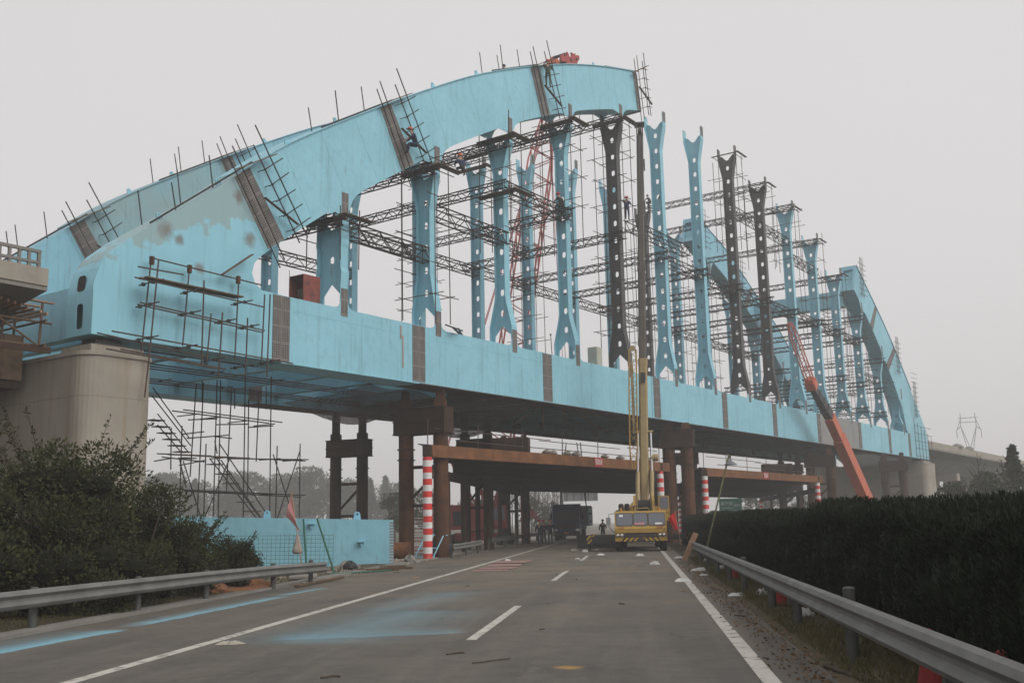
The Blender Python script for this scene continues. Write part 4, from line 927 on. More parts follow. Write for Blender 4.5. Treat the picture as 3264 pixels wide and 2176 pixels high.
# text on signs
def text_mesh(s, size, mat, name):
    c = bpy.data.curves.new('t', 'FONT'); c.body = s; c.size = size; c.extrude = .004; c.align_x = 'CENTER'; c.align_y = 'CENTER'
    o = bpy.data.objects.new('t', c); COL.objects.link(o)
    me = bpy.data.meshes.new_from_object(o); bpy.data.objects.remove(o); bpy.data.curves.remove(c)
    me.name = name; me.materials.clear(); me.materials.append(mat); return me
def sign_on_portal(E, xa, xb, f, zb, label, sx=1.0):
    p = E(xa+(xb-xa)*f, 0); q = p-NX*.215
    rot = Matrix.Rotation(TH, 4, 'Z')
    T = Thing('height_limit_sign', label, 'sign', (q.x, q.y, zb+.03), 'W', 'red height limit signs')
    me = mk_mesh('board', *box((-.55*sx, -.015, 0), (.55*sx, .015, .58)), m_signred)
    T.put('board', me, Matrix.Translation((q.x, q.y, zb+.03)) @ rot)
    T.put('lettering', text_mesh('限高5米', .33*sx, m_white, 'lettering'), Matrix.Translation((q.x, q.y, zb+.31)) @ rot @ Matrix.Translation((0, -.022, 0)) @ Matrix.Rotation(R(90), 4, 'X') @ Matrix.Diagonal((.78, 1.3, 1, 1)))
sign_on_portal(E1, -10.45, 1.75, .655, 5.05, 'red height limit sign with white characters on the near portal beam')
sign_on_portal(E2, 5.2, 17.2, .47, 4.85, 'small red height limit sign on the far portal beam', 1.0)
# ================================================================== VEHICLES AND CRANES
def wheel(T, c, r, w, mat_r=None, name='wheel'):
    x, y, z = c
    tyre = lathe([(r*.62, -w/2), (r*.93, -w/2), (r, -w*.36), (r, w*.36), (r*.93, w/2), (r*.62, w/2)], c, 24, 'x')
    o = T.add(name, tyre, m_black, smooth=False)
    rim = lathe([(r*.2, -w*.42), (r*.6, -w*.3), (r*.615, -w*.48), (r*.615, w*.48), (r*.6, w*.3), (r*.2, w*.42)], c, 18, 'x')
    T.add('rim', rim, mat_r or m_dark, o)
    return o
# ---- yellow truck crane, seen from the front
CX0, CY0 = .20, 57.4
K = Thing('truck_crane', 'yellow truck crane with tall telescopic boom parked facing the camera', 'crane', (CX0, CY0+5, 0), 'W')
def P(x, y, z): return (CX0+x, CY0+y, z)
def b_(x0, y0, z0, x1, y1, z1): return box(P(x0, y0, z0), P(x1, y1, z1))
K.add('chassis', cat(b_(-1.1,.6,.75,1.1,11.6,1.15), b_(-1.3,2.0,1.155,1.3,11.4,1.32)), m_yel)
# cab: side profile in (y,z), raked windscreen
prof = [(.12,.62),(.02,.95),(.0,1.22),(.10,1.36),(.42,2.10),(.55,2.17),(1.75,2.17),(1.8,.62)]
cab = K.add('cab', ext([prof], lambda u, v, w: P(w, u, v), -1.40, 1.40), m_yel)
wf = lambda u, v, w: P(u, .10+(v-1.36)*.432-.012-w, v)
for u0, u1 in ((-1.30,-.44),(-.36,.36),(.44,1.30)):
    K.add('windscreen', ext([rrect(u0, 1.40, u1, 2.04, .09)], wf, 0, .012), m_glass, cab)
    K.add('window_seal', ext([rrect(u0-.03, 1.37, u1+.03, 2.07, .1), rrect(u0, 1.40, u1, 2.04, .09)[::-1]], wf, -.004, .016), m_dark, cab)
for u in (-.75,.05,.95): K.add('wiper', tube(P(u+.28, .07, 1.29), P(u, .22, 1.62), .014, 6), m_dark, cab)
K.add('front_panel', ext([[(-1.36,1.0),(1.36,1.0),(1.36,1.19),(-1.36,1.19)]], lambda u, v, w: P(u, -.03-w, v), 0, .04), m_yel, cab)
K.add('grille', b_(-.98,-.02,.78,.86,.06,.985), m_dark, cab)
bum = K.add('bumper', b_(-1.0,-.10,.56,1.0,.10,.74), m_hazard, cab)
K.add('plate_holder', b_(-.22,-.115,.575,.22,-.102,.70), m_dark, cab)
for sx in (-1, 1):
    for k in range(2):
        K.add('headlight', lathe([(.03,-.05),(.09,-.04),(.10,.04),(.10,.1)], P(sx*1.03+sx*.22*k*.95, -.02, .87), 14, 'y'), m_chrome, cab)
    K.add('corner_panel', b_(min(sx*1.0,sx*1.4),-.06,.56,max(sx*1.0,sx*1.4),.3,.74), m_yel, cab)
    K.add('mud_flap', b_(min(sx*1.0,sx*1.42),1.9,.3,max(sx*1.0,sx*1.42),1.95,.9), m_black)
    m1 = K.add('mirror', b_(min(sx*1.62,sx*1.86),-.05,1.42,max(sx*1.62,sx*1.86),.05,1.84), m_lgrey, cab)
    K.add('mirror_arm', path_tube([P(sx*1.38,.3,2.05), P(sx*1.7,.0,2.02), P(sx*1.74,0,1.4), P(sx*1.55,.2,1.1), P(sx*1.38,.3,1.0)], .018, 6), m_dark, cab)
    K.add('beacon', lathe([(.06,2.175),(.06,2.3),(.03,2.34)], (CX0+sx*1.05, CY0+.8, 0), 12), m_amber, cab)
    wheel(K, P(sx*1.2, 1.15, .55), .55, .36); wheel(K, P(sx*1.2, 2.65, .55), .55, .36)
    for yy in (8.2, 9.6): wheel(K, P(sx*1.15, yy, .55), .55, .55)

for u, s in ((-1.05, '工程'), (1.0, '起重')):
    K.put('lettering', text_mesh(s, .16, m_signred, 'lettering'), Matrix.Translation(P(u, -.037, 1.27)) @ Matrix.Rotation(R(90), 4, 'X'))
K.add('windscreen_sticker', ext([[(-1.15,1.86),(-.95,1.86),(-.95,1.98),(-1.15,1.98)]], lambda u, v, w: P(u, .10+(v-1.36)*.432-.03-w, v), 0, .003), m_white, cab)
K.add('windscreen_sticker', ext([[(.78,1.43),(1.16,1.43),(1.16,1.53),(.78,1.53)]], lambda u, v, w: P(u, .10+(v-1.36)*.432-.03-w, v), 0, .003), m_white, cab)
K.add('red_banner', ext([[(-.34,1.43),(.22,1.43),(.22,1.54),(-.34,1.54)]], lambda u, v, w: P(u, .10+(v-1.36)*.432-.03-w, v), 0, .003), m_pink, cab)
K.add('roof_rail', path_tube([P(-.2,.6,2.2), P(-.25,.55,2.3), P(.45,.55,2.32), P(.5,.6,2.2)], .03, 6), m_boom, cab)
for k, u in enumerate((-1.05, -.72)): K.add('air_cylinder', lathe([(.05,0),(.15,.04),(.15,.34),(.1,.4)], P(u, 2.2, 2.2), 14), m_black)
K.add('cab_box', b_(-.98,1.95,1.33,-.5,2.6,2.18), m_yel); K.add('exhaust', b_(-1.36,1.9,1.33,-1.05,2.3,2.25), m_dark)
for k in range(3): K.add('hose', path_tube([P(-.5+.2*k,2.0,1.35), P(-.6+.25*k,2.3,2.3+.1*k), P(-.3+.2*k,3.0,2.5), P(-.1+.1*k,3.6,2.1)], .025, 6), m_black)
for sx in (-1, 1):
    K.add('door_line', box(P(sx*1.402-.004,.75,.75), P(sx*1.402+.004,1.55,2.05)), m_dark, cab)
    K.add('fender', ext([arc(1.15,.55,.72,20,160,8)+arc(1.15,.55,.64,160,20,8)], lambda u, v, w: P(w, u, v), sx*1.2-.22, sx*1.2+.22), m_yel)
    K.add('step', box(P(sx*1.38-.1,.35,.34), P(sx*1.38+.1,.75,.40)), m_dark)
# superstructure
ss = K.add('superstructure', cat(b_(-.95,2.8,1.5,1.05,7.5,2.0), ext([[(2.8,2.003),(3.3,2.75),(4.6,3.1),(6.4,2.5),(7.2,2.003)]], lambda u, v, w: P(w, u, v), -.36, -.22), ext([[(2.8,2.003),(3.3,2.75),(4.6,3.1),(6.4,2.5),(7.2,2.003)]], lambda u, v, w: P(w, u, v), .72, .86),
    ext([[(-.95,2.003),(-.37,2.003),(-.37,2.75)]], lambda u, v, w: P(u, w, v), 3.0, 3.1)), m_yel)
K.add('slew_ring', lathe([(.8,1.325),(.8,1.497)], (CX0+.1, CY0+4.6, 0), 24), m_dark)
K.add('winch_drum', lathe([(.42,-.36),(.42,-.32),(.33,-.31),(.33,.31),(.42,.32),(.42,.36)], P(.25, 3.55, 2.48), 22, 'x'), m_black, ss)
oc = K.add('operator_cab', ext([rrect(1.06, 1.62, 1.68, 3.02, .07)], lambda u, v, w: P(u, w, v), 2.9, 4.3), m_yel, ss)
K.add('cab_window', ext([rrect(1.13, 2.28, 1.61, 2.94, .07)], lambda u, v, w: P(u, w, v), 2.885, 2.897), m_glass, oc)
K.add('counterweight', b_(-1.2,7.55,1.5,1.25,8.5,2.5), m_yel)
# boom
boomp, boomq = Vector(P(.30, 5.6, 2.35)), Vector((1.19, 63.5, 26.25))
def bpt(f, dx=0, dy=0): return boomp+(boomq-boomp)*f+Vector((dx, dy, 0))
def bsec(f0, f1, w, d):
    a, e = bpt(f0), bpt(f1); c = .1
    ring = [(-w+c,-d),(w-c,-d),(w,-d+c),(w,d-c),(w-c,d),(-w+c,d),(-w,d-c),(-w,-d+c)]
    V = [(a.x+x, a.y+y, a.z) for x, y in ring]+[(e.x+x, e.y+y, e.z) for x, y in ring]
    return V, [tuple(range(8))[::-1], tuple(range(8, 16))]+[(k, (k+1) % 8, 8+(k+1) % 8, 8+k) for k in range(8)]
K.add('boom_section', bsec(0, .375, .265, .34), m_boom); K.add('boom_section', bsec(.365, .62, .235, .30), m_boomd, label='dark greasy upper boom section'); K.add('boom_section', bsec(.60, .985, .215, .26), m_boomd)
K.add('boom_collar', bsec(.362, .378, .285, .36), m_boom); K.add('boom_collar', bsec(.612, .624, .265, .33), m_boomd)
h = bpt(.985)
K.add('boom_head', cat(cbox((h.x-.18, h.y, h.z+.25), (.06,.7,.75)), cbox((h.x+.18, h.y, h.z+.25), (.06,.7,.75)), cbox((h.x, h.y, h.z+.68), (.62,.8,.10)), lathe([(.22,-.12),(.22,.12)], (h.x, h.y-.25, h.z+.2), 14, 'x')), m_boomd)
K.add('boom_bracket', cat(cbox(bpt(.33,-.0,-.41), (.28,.06,.5)), cbox(bpt(.32,.0,-.43), (.2,.06,.3))), m_dark)
K.add('boom_fittings', cat(cbox(bpt(.9,.26,0), (.08,.3,.7)), cbox(bpt(.78,.26,0), (.08,.3,.9)), cbox(bpt(.7,.25,0), (.09,.25,.35)), cbox(bpt(.66,.26,0), (.07,.2,.6))), m_boomd)
for sx in (-.38, .45):
    K.add('lift_cylinder', tube(P(.25+sx*1.0, 4.3, 2.2), bpt(.09, sx, -.25), .13, 14), m_boom); K.add('cylinder_rod', tube(bpt(.09, sx, -.25), bpt(.19, sx*.9, -.2), .07, 12), m_chrome)
K.add('cylinder_pin', tube(bpt(.19,-.5,-.2), bpt(.19,.55,-.2), .09, 12), m_boom)
K.add('hose_drum', lathe([(.22,-.22),(.22,.22)], tuple(bpt(.125,.62,-.1)), 16, 'x'), m_boom)
# stowed lattice jib on the left side of the boom
ja, jb = bpt(.10, -.62, -.25), bpt(.40, -.62, -.25)
ch, lc = lattice(ja, jb, .28, .46, 14, up=(0,1,0), taper=(.35,1), lace_r=.018)
jib = K.add('lattice_jib', cat(*[path_tube(c, .04, 7) for c in ch], lc), m_yel)
K.add('jib_inner_section', cat(cbox(ja*.42+jb*.58+Vector((0,.0,0)), (.17,.16,4.2))), m_boom, jib)
K.add('jib_sheave', lathe([(.17,-.06),(.17,.06)], (jb.x+.0, jb.y-.1, jb.z+.1), 16, 'y'), m_boom, jib)
K.add('hoist_rope', cat(tube(h+Vector((.1,-.25,.1)), bpt(.4,.36,-.4), .012, 5), tube(h+Vector((.14,-.25,.1)), P(.95,3.6,4.2), .01, 5)), m_dark)
# outriggers with pads
for sy in (2.0, 7.8):
    o = K.add('outrigger_beam', b_(-3.0,sy,.48,3.0 if sy > 5 else 1.5,sy+.28,.80), m_dark)
    for sx in ((-1, 1) if sy > 5 else (-1,)):
        K.add('outrigger_jack', tube(P(sx*2.9, sy+.14, .06), P(sx*2.9, sy+.14, .85), .08, 12), m_dark, o)
        K.add('outrigger_end', b_(sx*2.9-.14,sy-.06,.42,sx*2.9+.14,sy+.34,.86), m_hazard, o)
        K.add('jack_pad', lathe([(.3,.005),(.3,.05),(.08,.08)], P(sx*2.9, sy+.14, 0), 16), m_dark, o)
single('timber_mat', 'rust coloured timber mat lying beside the crane outrigger', 'plank', cbox(P(-2.2, 1.6, .035), (1.9, .5, .06)), m_wood, P(-2.2, 1.6, 0))
T = Thing('steel_beam', 'black steel beam lying on the road left of the crane', 'beam', (-2.4, 66.5, 0), 'W')
T.add('web', cbox((-2.3, 66.5, .42), (3.0, .05, .66)), m_dark); T.add('flange', cat(cbox((-2.3, 66.5, .05), (3.0,.4,.06)), cbox((-2.3, 66.5, .78), (3.0,.4,.06))), m_rustd)

# ---- dark blue lorry with a steel segment as its load
LX, LY = -6.35, 95.5
T = Thing('lorry', 'dark blue lorry facing the camera under the portal roof', 'lorry', (LX, LY+4, 0), 'W')
def Q(x, y, z): return (LX+x, LY+y, z)
cab = T.add('cab', ext([[(.05,.55),(0,1.2),(.08,1.85),(.35,2.75),(.9,3.25),(2.1,3.3),(2.15,.55)]], lambda u, v, w: Q(w, u, v), -1.22, 1.22), m_dblue)
T.add('windscreen', ext([rrect(-1.08, 1.9, 1.08, 2.65, .1)], lambda u, v, w: Q(u, .08+(v-1.85)*.3-.015-w, v), 0, .015), m_glass, cab)
T.add('grille', box(Q(-.85,-.03,1.05), Q(.85,-.004,1.55)), m_dark, cab); T.add('bumper', box(Q(-1.22,-.08,.4), Q(1.22,.1,.78)), m_dark, cab)
T.add('number_plate', box(Q(-.24,-.10,.62), Q(.2,-.085,.74)), m_amber, cab)
for sx in (-1, 1):
    T.add('headlight', box(Q(sx*.98-.17,-.02,.86), Q(sx*.98+.17,.03,1.02)), m_chrome, cab)
    T.add('mirror', box(Q(sx*1.42-.1,.2,1.9), Q(sx*1.42+.1,.28,2.45)), m_dark, cab)
    T.add('mirror_arm', path_tube([Q(sx*1.2,.3,2.5), Q(sx*1.42,.24,2.5), Q(sx*1.42,.24,1.85), Q(sx*1.2,.3,1.8)], .025, 6), m_dark, cab)
    for yy in (1.2, 5.6, 6.9, 10.4): wheel(T, Q(sx*1.0, yy, .5), .5, .4)
T.add('trailer_bed', box(Q(-1.25,2.4,.95), Q(1.25,12,1.25)), m_dark)
S = Thing('steel_segment', 'blue edged steel box segment loaded on the lorry trailer', 'segment', Q(.5, 2.6, 1.25), 'W')
S.add('box', box(Q(-1.55,2.6,1.26), Q(1.9,11.5,3.12)), m_bluef); S.add('end_plate', ext([[(-1.45,1.35),(1.8,1.35),(1.8,3.03),(-1.45,3.03)]], lambda u, v, w: Q(u, 2.59-w, v), 0, .02), m_lgrey)
for z in (1.55, 2.3, 2.95): S.add('bracket', box(Q(1.902,3.2,z), Q(2.15,3.5,z+.16)), m_dark)
# lifting slings running up from the segment
for u in (-.9, 1.6):
    T2 = Thing('lifting_sling', ('left' if u < 0 else 'right')+' pair of dark slings rising from the lorry load', 'sling', Q(u, 5, 3.2), 'W', 'slings above the lorry')
    for dx in (0, .35): T2.pole(Q(u, 5, 3.16), Q(u*.55+dx, 5, 9.2), .05, m_dark, 'rope')

# ---- orange telescopic crane on the right
C0 = W(112.0, 31.5)
T = Thing('mobile_crane', 'orange telescopic crane rising from behind the hedge on the right', 'crane', (C0.x, C0.y, 0), 'W')
def OW(s, z, t=31.5): p = W(s, t, z); return p
wd = NX*.0+Vector((BX.y*0, 0, 0))
def boxbeam(p, q, w, h):
    p, q = Vector(p), Vector(q); d = (q-p).normalized(); sd = NX; up = sd.cross(d).normalized()
    V = [tuple(c+sd*(a*w/2)+up*(b2*h/2)) for c in (p, q) for a, b2 in ((-1,-1),(1,-1),(1,1),(-1,1))]
    return V, [(3,2,1,0),(4,5,6,7),(0,1,5,4),(1,2,6,5),(2,3,7,6),(3,0,4,7)]
A, Bq = OW(108.8, 1.9), OW(97.2, 11.1)
T.add('boom_section', boxbeam(A, A+(Bq-A)*.78, .95, 1.25), m_orange)
T.add('boom_section', boxbeam(A+(Bq-A)*.6, A+(Bq-A)*.98, .8, 1.0), m_orange)
dk = OW(93.2, 13.3)
for k in range(4):
    p, q = Bq+(dk-Bq)*(k/4-.02), Bq+(dk-Bq)*((k+1)/4); T.add('boom_section', boxbeam(p, q, .72-.07*k, .86-.08*k), m_dark)
    T.add('boom_collar', boxbeam(q-(q-p).normalized()*.12, q+(q-p).normalized()*.05, .8-.07*k, .98-.08*k), m_dark)
hd = OW(92.6, 13.9)
T.add('boom_head', cat(boxbeam(dk, hd, .9, .9), lathe([(.4,-.2),(.4,.2)], tuple(hd), 14, 'x')), m_orange)
ch, lc = lattice(hd, OW(88.2, 18.6), .6, .6, 10, up=tuple(NX), taper=(1,.4), lace_r=.03)
jb2 = T.add('lattice_jib', cat(*[path_tube(c, .05, 6) for c in ch], lc), m_orange)
T.add('lift_cylinder', tube(OW(109.5, 1.6, 31.2), A+(Bq-A)*.5, .22, 14), m_orange); T.add('cylinder_rod', tube(A+(Bq-A)*.36, A+(Bq-A)*.5, .14, 12), m_white)
T.add('superstructure', boxbeam(OW(107.5, 1.75), OW(112.5, 1.75), 2.4, 1.1), m_orange); T.add('carrier', boxbeam(OW(103, .9), OW(114, .9), 2.6, .5), m_orange)
T.add('operator_cab', boxbeam(OW(107.6, 2.2, 30.0), OW(109.2, 2.2, 30.0), .9, 1.5), m_orange)
for s in (104, 105.6, 110.6, 112.2):
    for t in (30.3, 32.7):
        p = OW(s, .55, t); T.add('wheel', lathe([(.3,-.2),(.55,-.18),(.55,.18),(.3,.2)], tuple(p), 18, 'x'), m_black)
# ---- red crawler crane behind the bridge
KC = W(69.5, 52.2)
T = Thing('crawler_crane', 'red lattice boom crawler crane standing behind the bridge', 'crane', (KC.x, KC.y, -.4), 'W')
def CW(x, y, z): return (KC.x+x, KC.y+y, z)
for sx in (-2.2, 2.2):
    tr = T.add('crawler_track', ext([arc(-2.6, .35, .5, 90, 270, 8)+arc(2.6, .35, .5, -90, 90, 8)], lambda u, v, w: CW(w, u, v), sx-.4, sx+.4), m_dark)
    for k in range(6): T.add('track_roller', lathe([(.28,-.42),(.28,.42)], CW(sx, -2.2+k*.88, .2), 12, 'x'), m_rustd, tr)
T.add('car_body', cat(box(CW(-1.8,-1.5,.3), CW(1.8,1.5,.95)), lathe([(1.1,.955),(1.1,1.15)], CW(0,0,0), 20)), m_redc)
T.add('house', cat(box(CW(-2.6,-1.6,1.2), CW(2.4,1.6,3.2)), box(CW(-3.8,-1.5,1.0), CW(-2.61,1.5,2.6))), m_redc)
T.add('operator_cab', box(CW(1.2,-2.5,1.25), CW(2.6,-1.61,3.1)), m_redc); T.add('cab_window', box(CW(1.35,-2.52,1.9), CW(2.45,-2.505,2.95)), m_glass)
T.add('house_grille', box(CW(-1.9,-1.63,1.5), CW(-.5,-1.605,2.7)), m_dark)
bt = W(82.3, 52.5, 41.6); bb = W(70.7, 52.2, 2.2)
ch, lc = lattice(bb, bt, 2.2, 2.2, 34, up=(0,1,0), taper=(.25,.4), lace_r=.05)
for c in ch: T.add('boom_chord', path_tube(c, .09, 6), m_redc)
T.add('boom_lacing', lc, m_redc)
gt = Vector(CW(-2.6, 0, 8.2))
T.add('gantry', cat(*[tube(CW(-3.0, y, 3.2), gt, .12, 8) for y in (-1.2, 1.2)], *[tube(CW(1.0, y, 3.2), gt, .12, 8) for y in (-1.2, 1.2)], *[tube(CW(-.4, y, 3.2), CW(-2.4, 0, 7.0), .09, 8) for y in (-1.2, 1.2)], tube(CW(-3.2,-1.6,4.6), CW(1.2,-1.6,7.4), .1, 8)), m_redc)
T.add('pendant_line', cat(tube(gt, bt, .045, 6), tube(gt+Vector((0,.5,0)), bt+Vector((0,.5,0)), .045, 6)), m_redc)
T.add('hoist_rope', cat(tube(bt, bt+Vector((.8,-.3,-26)), .03, 5), tube(bt, bt+Vector((1.1,-.3,-26)), .03, 5)), m_redc)
T.add('hook_block', cbox(bt+Vector((.95,-.3,-26.4)), (.5,.4,.9)), m_redc)
# ================================================================== PEOPLE
def skin_mesh(name, J, edges, rad, mats, groups):
    """grow one continuous body from a joint skeleton"""
    names = list(J); me = bpy.data.meshes.new('sk'); me.from_pydata([tuple(J[n]) for n in names], [(names.index(a), names.index(c)) for a, c in edges], [])
    ob = bpy.data.objects.new('sk', me); COL.objects.link(ob)
    md = ob.modifiers.new('s', 'SKIN'); sv = me.skin_vertices[0].data
    for i, n in enumerate(names):
        sv[i].radius = rad[n] if isinstance(rad[n], tuple) else (rad[n], rad[n]); sv[i].use_root = (n == 'pelvis')
    ob.modifiers.new('u', 'SUBSURF').levels = 1
    dg = bpy.context.evaluated_depsgraph_get(); ev = ob.evaluated_get(dg); out = bpy.data.meshes.new_from_object(ev)
    bpy.data.objects.remove(ob); out.name = name; out.materials.clear()
    for m in mats: out.materials.append(m)
    P = np.array([J[n] for n in names])
    for p in out.polygons:
        k = int(np.argmin(((P-np.array(p.center))**2).sum(1))); p.material_index = groups.get(names[k], 0); p.use_smooth = True
    return out
def person(label, pos, face, pose, jacket, trousers, helmet, scale=1.0):
    """pose: 'stand','walk','sit','crouch','climb'; local x = right, y = forward"""
    J = dict(pelvis=(0,0,.95), belly=(0,.0,1.08), chest=(0,.01,1.30), neck=(0,.01,1.47), head0=(0,.02,1.56), head=(0,.03,1.68),
             shl=(-.19,0,1.40), shr=(.19,0,1.40), ell=(-.27,.0,1.13), elr=(.27,.0,1.13), hal=(-.27,.12,.9), har=(.27,.12,.9),
             hpl=(-.10,0,.90), hpr=(.10,0,.90), knl=(-.12,.03,.5), knr=(.12,.03,.5), anl=(-.12,-.02,.09), anr=(.12,-.02,.09), tol=(-.13,.15,.03), tor=(.13,.15,.03))
    if pose == 'walk':
        J.update(knl=(-.11,.2,.5), anl=(-.11,.24,.1), tol=(-.11,.42,.05), knr=(.11,-.04,.49), anr=(.11,-.30,.16), tor=(.11,-.20,.03), ell=(-.27,-.1,1.12), hal=(-.26,-.1,.88), elr=(.27,.06,1.13), har=(.25,.26,.95))
    if pose == 'stand2':
        J.update(ell=(-.30,.05,1.15), hal=(-.14,.2,1.05), elr=(.3,.02,1.14), har=(.29,.06,.88))
    if pose in ('crouch', 'sit'):
        dz = -.52 if pose == 'crouch' else -.5
        for k in ('pelvis','belly','chest','neck','head0','head','shl','shr','ell','elr','hal','har','hpl','hpr'):
            x, y, z = J[k]; J[k] = (x, y+max(0, z-.95)*.42-.1, z+dz)
        J.update(ell=(-.3,.25,.72), hal=(-.2,.5,.6), elr=(.3,.25,.72), har=(.2,.5,.6))
        if pose == 'crouch': J.update(knl=(-.17,.33,.5), knr=(.17,.33,.45), anl=(-.15,.0,.09), anr=(.15,-.02,.09), tol=(-.16,.17,.03), tor=(.16,.15,.03))
        else: J.update(knl=(-.14,.36,.42), knr=(.14,.36,.42), anl=(-.14,.38,.0), anr=(.14,.34,.02), tol=(-.14,.55,-.04), tor=(.14,.5,-.03))
    if pose == 'climb':
        J.update(ell=(-.3,.22,1.5), hal=(-.24,.36,1.75), elr=(.3,.2,1.2), har=(.24,.38,1.3), knl=(-.13,.25,.6), anl=(-.12,.1,.2), tol=(-.12,.26,.15))
    E = [('pelvis','belly'),('belly','chest'),('chest','neck'),('neck','head0'),('head0','head'),('chest','shl'),('chest','shr'),('shl','ell'),('ell','hal'),('shr','elr'),('elr','har'),
         ('pelvis','hpl'),('pelvis','hpr'),('hpl','knl'),('knl','anl'),('anl','tol'),('hpr','knr'),('knr','anr'),('anr','tor')]
    rad = dict(pelvis=(.155,.125), belly=(.15,.12), chest=(.18,.13), neck=.058, head0=.075, head=(.085,.105), shl=.075, shr=.075, ell=.055, elr=.055, hal=.038, har=.038, hpl=.095, hpr=.095, knl=.07, knr=.07, anl=.05, anr=.05, tol=.04, tor=.04)
    mats = [jacket, trousers, m_skin, m_jdark]
    grp = {k: 1 for k in ('pelvis','hpl','hpr','knl','knr')}; grp.update(anl=1, anr=1, tol=3, tor=3, head=2, head0=2, neck=2, hal=2, har=2)
    me = skin_mesh('body', J, E, rad, mats, grp)
    # fingers, thumb, nose and ears are joined into the same body mesh
    extra = []
    for sd, hk, ek in ((-1,'hal','ell'), (1,'har','elr')):
        h, e = Vector(J[hk]), Vector(J[ek]); d = (h-e).normalized(); sdv = Vector((sd,0,0)); s2 = (sdv-d*sdv.dot(d)).normalized(); n2 = d.cross(s2)
        for f, L in ((-1.5,.07),(-.5,.085),(.5,.08),(1.5,.065)):
            b0 = h+d*.03+n2*f*.018; m0 = b0+d*L*.55; extra.append(path_tube([b0, m0, m0+d*L*.35-s2*L*.3], [.011,.010,.008], 5))
        extra.append(path_tube([h-n2*.03, h-n2*.055+d*.03, h-n2*.06+d*.06], [.012,.011,.009], 5))
    hd = Vector(J['head'])
    extra.append(tube(hd+Vector((0,.09,.0)), hd+Vector((0,.125,-.025)), .02, 5, .012))
    for sx in (-1, 1): extra.append(tube(hd+Vector((sx*.08,0,0)), hd+Vector((sx*.10,-.01,.0)), .03, 6, .02))
    ve, fe = cat(*extra); base = [tuple(v.co) for v in me.vertices]; faces = [tuple(p.vertices) for p in me.polygons]; mi = [p.material_index for p in me.polygons]
    V, F = cat((base, faces), (ve, fe)); me2 = mk_mesh('body', V, F, mats, True)
    for i, p in enumerate(me2.polygons): p.material_index = mi[i] if i < len(mi) else 2
    T = Thing('person', label, 'person', pos, 'W')
    T.root.rotation_euler = (0, 0, face); T.root.scale = (scale,)*3
    T.o = Vector((0,0,0))
    o = bpy.data.objects.new('body', me2); COL.objects.link(o); o.parent = T.root
    c = hd+Vector((0,0,.035))
    if helmet:
        T.add('helmet', cat(lathe([(.148,.0),(.142,.045),(.115,.10),(.06,.135),(.005,.145)], tuple(c), 16), ext([[(math.cos(a)*.15, math.sin(a)*.155+.06) for a in np.linspace(.3, math.pi-.3, 9)]+[(-.1,.07),(.1,.07)]], lambda u, v, w: (c.x+u, c.y+v, c.z+w), 0, .012)), helmet, smooth=False)
    else:
        T.add('hair', lathe([(.11,-.02),(.118,.04),(.10,.09),(.05,.12),(.005,.125)], (c.x, c.y-.015, c.z-.02), 14), m_hair, smooth=True)
    return T
fB = lambda s, t, z: tuple(W(s, t, z))
person('worker in dark blue with red helmet walking along the road under the portal', (-6.75, 73.0, 0), R(175), 'walk', m_jblue, m_jblue, m_helmr)
person('left of two workers with red helmets walking behind the front worker', (-6.95, 78.5, 0), R(5), 'walk', m_jdark, m_jdark, m_helmr)
person('right of two workers, in blue jacket and orange helmet, behind the front worker', (-6.5, 79.0, 0), R(10), 'stand2', m_jblue, m_jdark, m_helm)
person('bareheaded man in dark clothes standing behind the black beam', (-2.75, 85.0, 0), R(200), 'stand2', m_jdark, m_jdark, None)
person('worker in blue with orange helmet sitting on the middle arch joint', fB(38.95, 33.05, 20.55), -BETA+R(150), 'sit', m_jblue, m_jblue, m_helm)
person('worker in dark blue standing on the truss beside the dark column', fB(62.05, 33.25, 22.35), -BETA+R(20), 'climb', m_jblue, m_jblue, m_helmr, .95)
person('worker crouching on the crown of the near arch left of the ladder', fB(50.5, 35.7, LT(50.5)-.55), -BETA-R(60), 'crouch', m_jgreen, m_jdark, None)
person('worker in green leaning over the uppermost arch joint', fB(52.1, 33.15, 28.75), -BETA+R(30), 'climb', m_jgreen, m_jgreen, m_helm)
person('left of two crouching workers on a high truss behind the crane boom', fB(90.1, 45.7, 32.62), -BETA+R(80), 'crouch', m_jdark, m_jdark, None)
person('right of two crouching workers on a high truss behind the crane boom', fB(90.1, 44.6, 32.62), -BETA+R(-60), 'crouch', m_jdark, m_jdark, None)
truss('high lattice truss behind the crane boom that two workers crouch on', (90.1, T0, 32.35), (90.1, 46.7, 32.3))
person('worker crouching on the platform right of the second near column head', fB(43.1, 33.2, 20.48), -BETA+R(60), 'crouch', m_jblue, m_jdark, m_helm)
person('worker sitting on the truss left of the fourth near column', fB(54.9, 34.2, 21.45), -BETA+R(80), 'sit', m_jdark, m_jdark, m_helmr)
